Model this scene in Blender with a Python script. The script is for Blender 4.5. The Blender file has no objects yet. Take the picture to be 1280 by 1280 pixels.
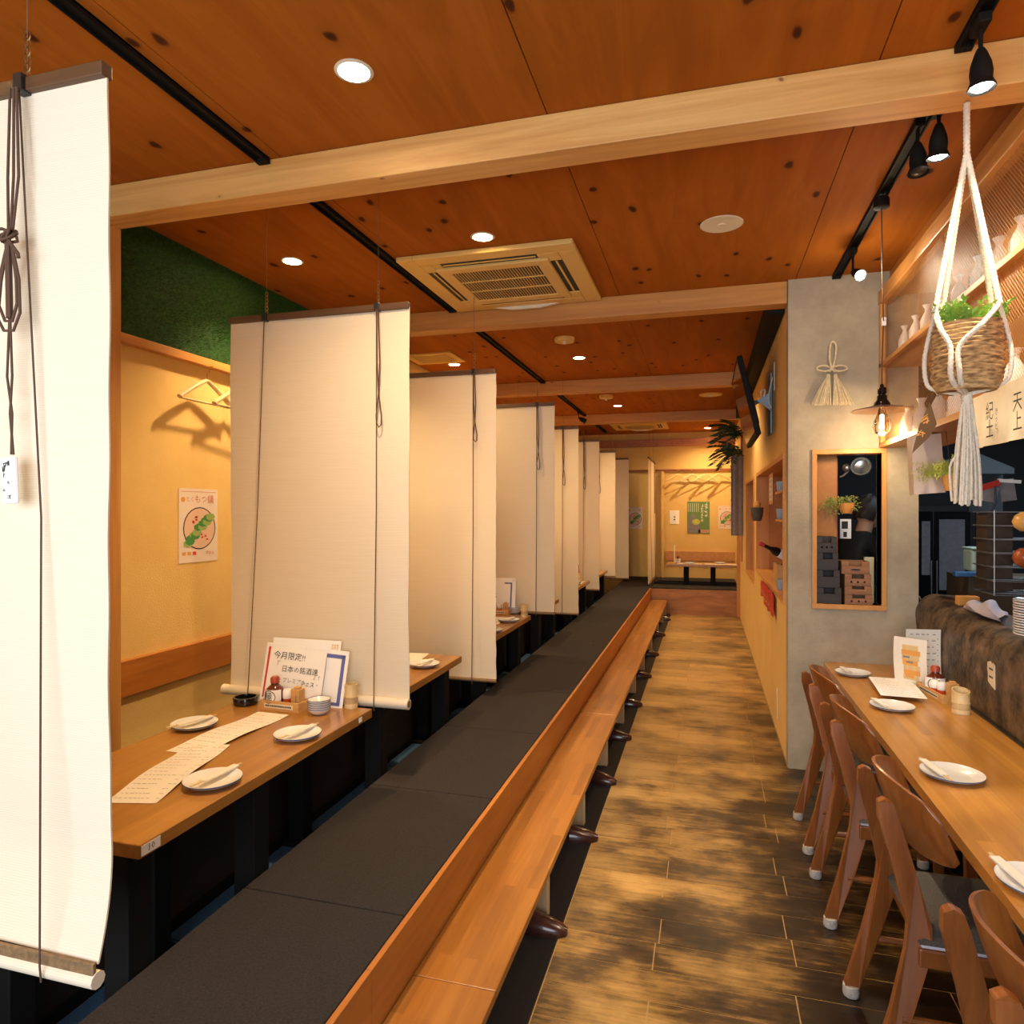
import bpy, bmesh, math, random
from mathutils import Vector, Matrix, Euler
R = math.radians
random.seed(7)
sc = bpy.context.scene
COL = sc.collection

# ------------------------------------------------------------------ camera, world, exposure, big lights
CAMZ, FPX, YAW = 1.60, 855.0, R(15.87)
cd = bpy.data.cameras.new('camera'); cam = bpy.data.objects.new('camera', cd); COL.objects.link(cam)
cd.sensor_width = 36.0; cd.lens = 36.0*FPX/1280.0; cd.clip_start = 0.02; cd.clip_end = 100
cam.location = (0, 0, CAMZ); cam.rotation_euler = (R(90), 0, YAW)
sc.camera = cam
wd = bpy.data.worlds.new('world'); sc.world = wd; wd.use_nodes = True
wd.node_tree.nodes['Background'].inputs[0].default_value = (0.55, 0.70, 1.0, 1)
wd.node_tree.nodes['Background'].inputs[1].default_value = 0.5
sc.view_settings.view_transform = 'Standard'; sc.view_settings.look = 'None'
sc.view_settings.gamma = 1; sc.view_settings.use_curve_mapping = False
sc.view_settings.exposure = 0.55
sc.cycles.use_denoising = True
sc.cycles.max_bounces = 8; sc.cycles.diffuse_bounces = 4; sc.cycles.glossy_bounces = 3
sc.cycles.sample_clamp_indirect = 6.0
WARM = (1.0, 0.70, 0.38); SOFT = (1.0, 0.80, 0.54); COOL = (0.72, 0.86, 1.0)

def light(kind, name, loc, energy, color, parent=None, rot=(0, 0, 0), size=0.1, size_y=None, spot=None, blend=0.6):
    l = bpy.data.lights.new(name, kind); l.energy = energy; l.color = color
    if kind == 'AREA':
        l.size = size
        if size_y: l.shape = 'RECTANGLE'; l.size_y = size_y
    else:
        l.shadow_soft_size = size
    if kind == 'SPOT': l.spot_size = R(spot); l.spot_blend = blend
    o = bpy.data.objects.new(name, l); COL.objects.link(o); o.location = loc; o.rotation_euler = rot
    if parent: o.parent = parent
    return o
# daylight through the shop window behind the photographer
light('AREA', 'window_daylight', (-0.6, -1.72, 1.75), 98, (0.86, 0.93, 1.0), rot=(R(90), 0, 0), size=3.4, size_y=2.0)
# kitchen ceiling strip
light('AREA', 'kitchen_daylight_tube', (2.9, 4.9, 2.95), 40, COOL, rot=(0, 0, 0), size=1.2, size_y=0.3)

# ------------------------------------------------------------------ pixel rays -> world points on known planes
cs, sn = math.cos(YAW), math.sin(YAW)
def ray(u, v):
    a = (u-640)/FPX
    return Vector((cs*a-sn, sn*a+cs, -(v-640)/FPX))
def atY(u, v, Y): r = ray(u, v); t = Y/r.y; return Vector((r.x*t, Y, CAMZ+r.z*t))
def atX(u, v, X): r = ray(u, v); t = X/r.x; return Vector((X, r.y*t, CAMZ+r.z*t))
def atZ(u, v, Z): r = ray(u, v); t = (Z-CAMZ)/r.z; return Vector((r.x*t, r.y*t, Z))

# ------------------------------------------------------------------ materials
def _nt(name):
    m = bpy.data.materials.new(name); m.use_nodes = True
    nt = m.node_tree; return m, nt, nt.nodes['Principled BSDF']
def plain(name, col, rough=0.6, metal=0.0, emit=0, ecol=None, spec=0.5, trans=0, alpha=1, var=0.0, vscale=8, bump=0, bscale=60, coat=0):
    m, nt, b = _nt(name)
    b.inputs['Base Color'].default_value = (*col, 1); b.inputs['Roughness'].default_value = rough
    b.inputs['Metallic'].default_value = metal; b.inputs['Specular IOR Level'].default_value = spec
    b.inputs['Transmission Weight'].default_value = trans; b.inputs['Alpha'].default_value = alpha
    b.inputs['Coat Weight'].default_value = coat
    if emit: b.inputs['Emission Color'].default_value = (*(ecol or col), 1); b.inputs['Emission Strength'].default_value = emit
    tc = nt.nodes.new('ShaderNodeTexCoord')
    if var:
        n = nt.nodes.new('ShaderNodeTexNoise'); n.inputs['Scale'].default_value = vscale; n.inputs['Detail'].default_value = 6
        n.inputs['Roughness'].default_value = 0.6
        nt.links.new(tc.outputs['Object'], n.inputs['Vector'])
        r = nt.nodes.new('ShaderNodeMapRange'); r.inputs['From Min'].default_value = 0.3; r.inputs['From Max'].default_value = 0.7
        r.inputs['To Min'].default_value = 1-var; r.inputs['To Max'].default_value = 1+var
        nt.links.new(n.outputs['Fac'], r.inputs['Value'])
        mx = nt.nodes.new('ShaderNodeVectorMath'); mx.operation = 'MULTIPLY'; mx.inputs[0].default_value = col
        cb = nt.nodes.new('ShaderNodeCombineXYZ')
        for k in range(3): nt.links.new(r.outputs[0], cb.inputs[k])
        nt.links.new(cb.outputs[0], mx.inputs[1]); nt.links.new(mx.outputs[0], b.inputs['Base Color'])
    if bump:
        n2 = nt.nodes.new('ShaderNodeTexNoise'); n2.inputs['Scale'].default_value = bscale; n2.inputs['Detail'].default_value = 5
        nt.links.new(tc.outputs['Object'], n2.inputs['Vector'])
        bp = nt.nodes.new('ShaderNodeBump'); bp.inputs['Strength'].default_value = bump; bp.inputs['Distance'].default_value = 0.01
        nt.links.new(n2.outputs['Fac'], bp.inputs['Height']); nt.links.new(bp.outputs[0], b.inputs['Normal'])
    return m
def mixc(nt, fac, a, b_, mode='MIX'):
    mx = nt.nodes.new('ShaderNodeMix'); mx.data_type = 'RGBA'; mx.blend_type = mode
    for sock, val in ((mx.inputs[0], fac), (mx.inputs[6], a), (mx.inputs[7], b_)):
        if isinstance(val, (int, float)): sock.default_value = val
        elif isinstance(val, tuple): sock.default_value = (*val, 1)
        else: nt.links.new(val, sock)
    return mx.outputs[2]
def ramp(nt, src, stops):
    r = nt.nodes.new('ShaderNodeValToRGB'); cr = r.color_ramp
    cr.elements[0].position, cr.elements[0].color = stops[0][0], (*stops[0][1], 1)
    cr.elements[1].position, cr.elements[1].color = stops[-1][0], (*stops[-1][1], 1)
    for p, c in stops[1:-1]: e = cr.elements.new(p); e.color = (*c, 1)
    nt.links.new(src, r.inputs[0]); return r.outputs[0]
def wood(name, light_c, dark_c, axis='y', rough=0.4, scale=14.0, stretch=0.07, lam=None, knots=None, bump=0.15, coat=0.0, spec=0.5):
    m, nt, b = _nt(name)
    tc = nt.nodes.new('ShaderNodeTexCoord'); mp = nt.nodes.new('ShaderNodeMapping')
    s = [1, 1, 1]; s['xyz'.index(axis)] = stretch; mp.inputs['Scale'].default_value = s
    nt.links.new(tc.outputs['Object'], mp.inputs['Vector'])
    n = nt.nodes.new('ShaderNodeTexNoise'); n.inputs['Scale'].default_value = scale; n.inputs['Detail'].default_value = 7
    n.inputs['Roughness'].default_value = 0.65; n.inputs['Distortion'].default_value = 0.8
    nt.links.new(mp.outputs[0], n.inputs['Vector'])
    col = ramp(nt, n.outputs['Fac'], [(0.3, dark_c), (0.52, tuple((a+c)/2 for a, c in zip(light_c, dark_c))), (0.72, light_c)])
    if lam:                                   # staves of a laminated board: (stave width, stave length, strength, along-axis, across-axis)
        w, l, st, al, ac = lam
        sx = nt.nodes.new('ShaderNodeSeparateXYZ'); cx = nt.nodes.new('ShaderNodeCombineXYZ')
        nt.links.new(tc.outputs['Object'], sx.inputs[0])
        nt.links.new(sx.outputs['xyz'.index(al)], cx.inputs[0]); nt.links.new(sx.outputs['xyz'.index(ac)], cx.inputs[1])
        br = nt.nodes.new('ShaderNodeTexBrick'); br.inputs['Scale'].default_value = 1.0
        br.inputs['Mortar Size'].default_value = 0.0; br.inputs['Brick Width'].default_value = l; br.inputs['Row Height'].default_value = w
        br.inputs['Color1'].default_value = (1-st, 1-st*1.1, 1-st*1.3, 1); br.inputs['Color2'].default_value = (1, 1, 1, 1)
        br.offset = 0.37
        nt.links.new(cx.outputs[0], br.inputs['Vector'])
        col = mixc(nt, 1.0, col, br.outputs['Color'], 'MULTIPLY')
    if knots:
        ks, kc = knots[:2]
        mp2 = nt.nodes.new('ShaderNodeMapping'); s2 = [1, 1, 1]; s2['xyz'.index(axis)] = 0.6; mp2.inputs['Scale'].default_value = s2
        nt.links.new(tc.outputs['Object'], mp2.inputs['Vector'])
        nz = nt.nodes.new('ShaderNodeTexNoise'); nz.inputs['Scale'].default_value = 9
        nt.links.new(mp2.outputs[0], nz.inputs['Vector'])
        vm = nt.nodes.new('ShaderNodeVectorMath'); vm.operation = 'MULTIPLY_ADD'; vm.inputs[1].default_value = (0.05,)*3
        nt.links.new(nz.outputs['Color'], vm.inputs[0]); nt.links.new(mp2.outputs[0], vm.inputs[2])
        vo = nt.nodes.new('ShaderNodeTexVoronoi'); vo.inputs['Scale'].default_value = ks
        if len(knots) > 2: vo.voronoi_dimensions = '2D'
        nt.links.new(vm.outputs[0], vo.inputs['Vector'])
        f = ramp(nt, vo.outputs['Distance'], [(0.0, (1, 1, 1)), (0.035, (0.9, 0.9, 0.9)), (0.06, (0.12, 0.12, 0.12)), (0.12, (0, 0, 0))])
        col = mixc(nt, f, col, kc)
    nt.links.new(col, b.inputs['Base Color'])
    b.inputs['Roughness'].default_value = rough; b.inputs['Coat Weight'].default_value = coat; b.inputs['Coat Roughness'].default_value = 0.15
    b.inputs['Specular IOR Level'].default_value = spec
    if bump:
        bp = nt.nodes.new('ShaderNodeBump'); bp.inputs['Strength'].default_value = bump; bp.inputs['Distance'].default_value = 0.002
        nt.links.new(n.outputs['Fac'], bp.inputs['Height']); nt.links.new(bp.outputs[0], b.inputs['Normal'])
    return m
def plaster(name, c1, c2, scale=3.0, bump=0.4, bscale=90, rough=0.85, mid=0.5):
    m, nt, b = _nt(name)
    tc = nt.nodes.new('ShaderNodeTexCoord')
    n = nt.nodes.new('ShaderNodeTexNoise'); n.inputs['Scale'].default_value = scale; n.inputs['Detail'].default_value = 9; n.inputs['Roughness'].default_value = 0.68
    nt.links.new(tc.outputs['Object'], n.inputs['Vector'])
    nt.links.new(ramp(nt, n.outputs['Fac'], [(mid-0.18, c1), (mid+0.18, c2)]), b.inputs['Base Color'])
    n2 = nt.nodes.new('ShaderNodeTexNoise'); n2.inputs['Scale'].default_value = bscale; n2.inputs['Detail'].default_value = 4
    nt.links.new(tc.outputs['Object'], n2.inputs['Vector'])
    bp = nt.nodes.new('ShaderNodeBump'); bp.inputs['Strength'].default_value = bump; bp.inputs['Distance'].default_value = 0.004
    nt.links.new(n2.outputs['Fac'], bp.inputs['Height']); nt.links.new(bp.outputs[0], b.inputs['Normal'])
    b.inputs['Roughness'].default_value = rough
    return m
def blind_mat(name, col):
    m, nt, b = _nt(name)
    tc = nt.nodes.new('ShaderNodeTexCoord')
    sx = nt.nodes.new('ShaderNodeSeparateXYZ'); nt.links.new(tc.outputs['Object'], sx.inputs[0])
    w = nt.nodes.new('ShaderNodeTexWave'); w.bands_direction = 'Z'; w.inputs['Scale'].default_value = 62; w.inputs['Distortion'].default_value = 0.25
    w.inputs['Detail'].default_value = 2
    nt.links.new(tc.outputs['Object'], w.inputs['Vector'])
    mp = nt.nodes.new('ShaderNodeMapping'); mp.inputs['Scale'].default_value = (3, 3, 120)
    nt.links.new(tc.outputs['Object'], mp.inputs['Vector'])
    n = nt.nodes.new('ShaderNodeTexNoise'); n.inputs['Scale'].default_value = 1; n.inputs['Detail'].default_value = 3
    nt.links.new(mp.outputs[0], n.inputs['Vector'])
    f = nt.nodes.new('ShaderNodeMath'); f.operation = 'MULTIPLY'; nt.links.new(w.outputs['Fac'], f.inputs[0]); nt.links.new(n.outputs['Fac'], f.inputs[1])
    nt.links.new(ramp(nt, f.outputs[0], [(0.05, tuple(c*0.90 for c in col)), (0.6, col)]), b.inputs['Base Color'])
    bp = nt.nodes.new('ShaderNodeBump'); bp.inputs['Strength'].default_value = 0.15; bp.inputs['Distance'].default_value = 0.002
    nt.links.new(f.outputs[0], bp.inputs['Height']); nt.links.new(bp.outputs[0], b.inputs['Normal'])
    b.inputs['Roughness'].default_value = 0.8; b.inputs['Subsurface Weight'].default_value = 0.0
    return m
def floor_mat(name):
    m, nt, b = _nt(name)
    tc = nt.nodes.new('ShaderNodeTexCoord'); mp = nt.nodes.new('ShaderNodeMapping'); mp.inputs['Scale'].default_value = (0.9, 1.3, 1)
    nt.links.new(tc.outputs['Object'], mp.inputs['Vector'])
    n = nt.nodes.new('ShaderNodeTexNoise'); n.inputs['Scale'].default_value = 2.4; n.inputs['Detail'].default_value = 8; n.inputs['Roughness'].default_value = 0.62
    nt.links.new(mp.outputs[0], n.inputs['Vector'])
    mp2 = nt.nodes.new('ShaderNodeMapping'); mp2.inputs['Scale'].default_value = (2.5, 26, 1)
    nt.links.new(tc.outputs['Object'], mp2.inputs['Vector'])
    n2 = nt.nodes.new('ShaderNodeTexNoise'); n2.inputs['Scale'].default_value = 2.2; n2.inputs['Detail'].default_value = 6; n2.inputs['Roughness'].default_value = 0.7
    nt.links.new(mp2.outputs[0], n2.inputs['Vector'])
    a = nt.nodes.new('ShaderNodeMath'); a.operation = 'MULTIPLY_ADD'; a.inputs[1].default_value = 0.38
    nt.links.new(n2.outputs['Fac'], a.inputs[0])
    a2 = nt.nodes.new('ShaderNodeMath'); a2.operation = 'MULTIPLY'; a2.inputs[1].default_value = 0.92
    nt.links.new(n.outputs['Fac'], a2.inputs[0]); nt.links.new(a2.outputs[0], a.inputs[2])
    # paler towards the far end and platform, darker towards the near end and counter
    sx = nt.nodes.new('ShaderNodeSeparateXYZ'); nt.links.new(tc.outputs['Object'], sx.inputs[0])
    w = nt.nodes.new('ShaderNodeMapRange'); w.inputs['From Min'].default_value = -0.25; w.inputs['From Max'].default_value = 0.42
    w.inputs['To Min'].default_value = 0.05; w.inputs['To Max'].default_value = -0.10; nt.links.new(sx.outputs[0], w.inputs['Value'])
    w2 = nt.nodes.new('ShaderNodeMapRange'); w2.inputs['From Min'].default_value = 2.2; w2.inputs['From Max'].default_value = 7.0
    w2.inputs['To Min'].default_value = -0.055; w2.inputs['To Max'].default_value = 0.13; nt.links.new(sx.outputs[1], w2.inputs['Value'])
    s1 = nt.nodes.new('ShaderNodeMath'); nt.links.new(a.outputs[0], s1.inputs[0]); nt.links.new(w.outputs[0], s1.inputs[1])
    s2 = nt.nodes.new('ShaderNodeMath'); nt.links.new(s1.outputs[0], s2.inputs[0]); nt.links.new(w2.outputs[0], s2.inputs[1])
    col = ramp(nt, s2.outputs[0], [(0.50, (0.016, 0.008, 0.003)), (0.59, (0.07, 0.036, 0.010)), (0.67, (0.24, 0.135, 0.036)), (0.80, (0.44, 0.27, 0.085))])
    oi = nt.nodes.new('ShaderNodeObjectInfo')
    mr = nt.nodes.new('ShaderNodeMapRange'); mr.inputs['To Min'].default_value = 0.72; mr.inputs['To Max'].default_value = 1.15
    nt.links.new(oi.outputs['Random'], mr.inputs['Value'])
    cb = nt.nodes.new('ShaderNodeCombineXYZ')
    for k in range(3): nt.links.new(mr.outputs[0], cb.inputs[k])
    col = mixc(nt, 1.0, col, cb.outputs[0], 'MULTIPLY')
    nt.links.new(col, b.inputs['Base Color'])
    rr = nt.nodes.new('ShaderNodeMapRange'); rr.inputs['To Min'].default_value = 0.16; rr.inputs['To Max'].default_value = 0.5
    nt.links.new(n2.outputs['Fac'], rr.inputs['Value']); nt.links.new(rr.outputs[0], b.inputs['Roughness'])
    bp = nt.nodes.new('ShaderNodeBump'); bp.inputs['Strength'].default_value = 0.5; bp.inputs['Distance'].default_value = 0.004
    nt.links.new(a.outputs[0], bp.inputs['Height']); nt.links.new(bp.outputs[0], b.inputs['Normal'])
    return m

M = {}
M['ceiling'] = wood('ceiling_plywood', (0.43, 0.135, 0.014), (0.31, 0.088, 0.008), 'y', 0.8, 9, 0.12, knots=(3.1, (0.06, 0.015, 0.004), 2), bump=0.05, spec=0.1)
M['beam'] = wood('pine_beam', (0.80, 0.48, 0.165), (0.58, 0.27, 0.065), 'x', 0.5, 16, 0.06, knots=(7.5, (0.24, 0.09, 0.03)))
M['beam_dark'] = wood('back_beam', (0.60, 0.29, 0.07), (0.43, 0.175, 0.035), 'x', 0.5, 16, 0.06, knots=(7.0, (0.16, 0.05, 0.015)))  # darker orange copy of the beam wood for the beams behind the first
M['post'] = wood('pine_post', (0.66, 0.33, 0.085), (0.48, 0.20, 0.045), 'z', 0.5, 16, 0.06, knots=(3.0, (0.25, 0.09, 0.03)))
M['trim_y'] = wood('orange_trim_wood', (0.68, 0.33, 0.085), (0.50, 0.21, 0.045), 'y', 0.45, 16, 0.06)
M['bench'] = wood('bench_laminate', (0.50, 0.215, 0.035), (0.33, 0.115, 0.014), 'y', 0.32, 18, 0.06, lam=(0.042, 0.43, 0.32, 'y', 'x'), coat=0.15)
M['riser'] = wood('riser_wood', (0.50, 0.185, 0.026), (0.33, 0.10, 0.012), 'y', 0.4, 14, 0.1)
M['riser_far'] = wood('riser_wood_far', (0.50, 0.23, 0.06), (0.26, 0.10, 0.025), 'x', 0.4, 9, 0.2)
M['counter'] = wood('counter_laminate', (0.68, 0.34, 0.07), (0.46, 0.19, 0.028), 'y', 0.28, 16, 0.05, lam=(0.045, 0.6, 0.22, 'y', 'x'), coat=0.3)
M['table'] = wood('table_laminate', (0.50, 0.245, 0.052), (0.33, 0.135, 0.022), 'y', 0.28, 16, 0.05, lam=(0.05, 0.5, 0.2, 'y', 'x'), coat=0.3)
M['chair'] = wood('chair_wood', (0.30, 0.10, 0.022), (0.15, 0.042, 0.010), 'z', 0.3, 20, 0.06, coat=0.3)
M['wall'] = plaster('yellow_plaster', (0.72, 0.48, 0.155), (0.80, 0.56, 0.20), 2.5, 0.5, 120)
M['pillar'] = plaster('grey_beige_plaster', (0.32, 0.27, 0.195), (0.47, 0.41, 0.30), 3.2, 0.6, 70)
M['barwall'] = plaster('dark_stained_plaster', (0.022, 0.013, 0.007), (0.26, 0.17, 0.095), 9.0, 1.0, 45, 0.5, mid=0.57)
M['carpet'] = plain('dark_grey_carpet', (0.034, 0.029, 0.027), 0.95, var=0.35, vscale=160, bump=0.6, bscale=400, spec=0.2)
M['blue_mat'] = plain('blue_mat', (0.035, 0.10, 0.20), 0.95, var=0.3, vscale=200, bump=0.5, bscale=400)
M['black'] = plain('black_paint', (0.006, 0.0055, 0.005), 0.7, spec=0.2)
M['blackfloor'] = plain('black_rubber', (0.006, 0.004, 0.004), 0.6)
M['wellwall'] = plain('dark_brown_board', (0.022, 0.012, 0.007), 0.6, var=0.3, vscale=6)
M['blind'] = blind_mat('woven_blind', (0.84, 0.73, 0.56))
M['blind_roll'] = plain('blind_roll_backing', (0.62, 0.48, 0.30), 0.8, var=0.1, vscale=60)
M['blind_inner'] = plain('blind_brown_slat', (0.22, 0.13, 0.06), 0.7, var=0.3, vscale=90)
M['darkwood_x'] = wood('dark_bar_wood', (0.13, 0.06, 0.022), (0.07, 0.03, 0.012), 'x', 0.5, 22, 0.05)
M['cord'] = plain('brown_cord', (0.10, 0.05, 0.03), 0.85)
M['cordthin'] = plain('brown_cord_thin', (0.16, 0.09, 0.05), 0.85)
M['brass'] = plain('brass_hook', (0.55, 0.42, 0.18), 0.3, 1.0)
M['steel'] = plain('steel', (0.55, 0.57, 0.58), 0.3, 0.9)
M['darksteel'] = plain('dark_steel', (0.06, 0.065, 0.07), 0.3, 0.8)
M['white'] = plain('white_glaze', (0.80, 0.79, 0.76), 0.18, coat=0.3)
M['tokkuri'] = plain('matte_white_ceramic', (0.93, 0.91, 0.87), 0.5)
M['blueglaze'] = plain('blue_rim_glaze', (0.10, 0.18, 0.36), 0.2)
M['paper'] = plain('paper', (0.80, 0.75, 0.66), 0.8)
M['paperw'] = plain('white_paper', (0.93, 0.92, 0.90), 0.7)
M['washi'] = plain('cream_washi', (0.78, 0.68, 0.50), 0.85, var=0.08, vscale=14)
M['ink'] = plain('ink_black', (0.02, 0.02, 0.025), 0.7)
M['inkgrey'] = plain('ink_grey', (0.25, 0.23, 0.22), 0.7)
M['inkred'] = plain('ink_red', (0.60, 0.05, 0.04), 0.7)
M['inkblue'] = plain('ink_blue', (0.12, 0.15, 0.42), 0.7)
M['inkorange'] = plain('ink_orange', (0.75, 0.35, 0.08), 0.7)
M['bamboo'] = wood('bamboo_pale', (0.74, 0.56, 0.30), (0.62, 0.44, 0.20), 'z', 0.4, 30, 0.08)
M['palewood'] = wood('pale_box_wood', (0.68, 0.40, 0.15), (0.55, 0.29, 0.09), 'x', 0.5, 24, 0.08)
M['soy'] = plain('soy_glass', (0.12, 0.02, 0.008), 0.12, coat=0.5)
M['chili'] = plain('chili_powder', (0.55, 0.07, 0.012), 0.35)
M['redcap'] = plain('red_brown_cap', (0.38, 0.06, 0.03), 0.35)
M['offwhite'] = plain('yellowed_plastic', (0.74, 0.50, 0.16), 0.45)
M['offwhite2'] = plain('pale_plastic', (0.72, 0.66, 0.52), 0.45)
M['darkslot'] = plain('dark_slot', (0.02, 0.015, 0.012), 0.6)
M['rope'] = plain('macrame_cotton', (0.86, 0.76, 0.60), 0.9, bump=0.8, bscale=140)
M['basket'] = None
M['leaf'] = plain('leaf_green', (0.24, 0.42, 0.07), 0.5, var=0.4, vscale=30)
M['leafy'] = plain('leaf_yellow_green', (0.50, 0.52, 0.08), 0.5, var=0.3, vscale=30)
M['leafd'] = plain('leaf_dark_green', (0.02, 0.055, 0.015), 0.55, var=0.4, vscale=30)
M['straw'] = plain('pale_straw', (0.72, 0.62, 0.40), 0.8, var=0.15, vscale=60)
M['redwood'] = wood('red_brown_board', (0.34, 0.10, 0.03), (0.22, 0.055, 0.018), 'z', 0.5, 12, 0.1)
M['orangewall'] = wood('orange_ply_back', (0.52, 0.215, 0.04), (0.38, 0.14, 0.022), 'y', 0.5, 8, 0.15)
M['emit_warm'] = plain('lamp_glow_warm', (1, 0.85, 0.6), emit=22, ecol=(1, 0.82, 0.55))
M['emit_soft'] = plain('lamp_glow_dim', (1, 0.9, 0.75), emit=1.6, ecol=(1, 0.85, 0.65))
M['emit_spot'] = plain('lamp_glow_white', (1, 0.95, 0.85), emit=45, ecol=(1, 0.93, 0.80))
M['glass'] = plain('clear_glass', (1, 0.95, 0.85), 0.02, trans=1.0)
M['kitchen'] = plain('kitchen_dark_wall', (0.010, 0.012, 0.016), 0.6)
M['hood'] = plain('hood_steel', (0.20, 0.28, 0.33), 0.42, 0.5)
M['cloth'] = plain('pale_lavender_cloth', (0.55, 0.52, 0.60), 0.9, var=0.06, vscale=20)
M['grass'] = plain('artificial_grass', (0.012, 0.075, 0.004), 0.7, var=0.6, vscale=60)
M['cushion'] = plain('grey_cushion', (0.06, 0.055, 0.055), 0.95, var=0.4, vscale=220, bump=0.4, bscale=300)
M['skin'] = plain('skin', (0.50, 0.28, 0.18), 0.5)
M['hair'] = plain('dark_hair', (0.022, 0.015, 0.010), 0.65, var=0.3, vscale=50)
M['blackcloth'] = plain('black_cloth', (0.009, 0.009, 0.011), 0.85, var=0.3, vscale=20)
M['redcloth'] = plain('red_cloth', (0.50, 0.035, 0.02), 0.85)
M['greycloth'] = plain('grey_cloth', (0.22, 0.21, 0.23), 0.9, var=0.15, vscale=20)
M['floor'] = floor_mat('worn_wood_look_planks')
M['grout'] = plain('plank_joint', (0.36, 0.23, 0.09), 0.6)
def basket_mat():
    m, nt, b = _nt('jute_basket')
    tc = nt.nodes.new('ShaderNodeTexCoord'); mp = nt.nodes.new('ShaderNodeMapping'); mp.inputs['Scale'].default_value = (14, 14, 60)
    nt.links.new(tc.outputs['Object'], mp.inputs['Vector'])
    n = nt.nodes.new('ShaderNodeTexNoise'); n.inputs['Scale'].default_value = 2.2; n.inputs['Detail'].default_value = 4
    nt.links.new(mp.outputs[0], n.inputs['Vector'])
    nt.links.new(ramp(nt, n.outputs['Fac'], [(0.35, (0.20, 0.10, 0.035)), (0.65, (0.72, 0.46, 0.20))]), b.inputs['Base Color'])
    bp = nt.nodes.new('ShaderNodeBump'); bp.inputs['Strength'].default_value = 0.8; bp.inputs['Distance'].default_value = 0.004
    nt.links.new(n.outputs['Fac'], bp.inputs['Height']); nt.links.new(bp.outputs[0], b.inputs['Normal'])
    b.inputs['Roughness'].default_value = 0.9
    return m
M['basket'] = basket_mat()

# ------------------------------------------------------------------ mesh builder
_textcache = {}
def text_mesh(s, size):
    key = (s, size)
    if key in _textcache: return _textcache[key]
    cu = bpy.data.curves.new('t', 'FONT'); cu.body = s; cu.size = size; cu.align_x = 'CENTER'; cu.align_y = 'CENTER'
    cu.resolution_u = 1
    cu.space_line = 0.9
    o = bpy.data.objects.new('t', cu); COL.objects.link(o)
    dg = bpy.context.evaluated_depsgraph_get(); dg.update()
    me = o.evaluated_get(dg).to_mesh()
    r = ([tuple(v.co) for v in me.vertices], [tuple(p.vertices) for p in me.polygons])
    o.evaluated_get(dg).to_mesh_clear()
    bpy.data.objects.remove(o); bpy.data.curves.remove(cu)
    _textcache[key] = r
    return r

def scribble(m, x, z, size, y, seed, X=(1, 0, 0), Z=(0, 0, 1), O=(0, 0, 0)):
    """brush marks too small to read in the photograph: a few crossing strokes"""
    rr = random.Random(seed); X, Z, O = Vector(X), Vector(Z), Vector(O)
    for k in range(5):
        a = rr.choice([0.1, 0.1, 1.5, 1.5, 0.8, 2.4])+rr.uniform(-.2, .2); l = size*rr.uniform(.3, .8); w_ = size*rr.uniform(.05, .09)
        cx_, cz_ = x+size*rr.uniform(-.25, .25), z+size*rr.uniform(-.3, .3)
        dx_, dz_ = math.cos(a)*l/2, math.sin(a)*l/2; ex, ez = -math.sin(a)*w_, math.cos(a)*w_
        m.add([O+X*p_+Z*q_+Vector((0, y-.00005*k, 0)) for p_, q_ in ((cx_-dx_-ex, cz_-dz_-ez), (cx_+dx_-ex*.5, cz_+dz_-ez*.5), (cx_+dx_+ex*.5, cz_+dz_+ez*.5), (cx_-dx_+ex, cz_-dz_+ez))], [(0, 1, 2, 3)])
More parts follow.
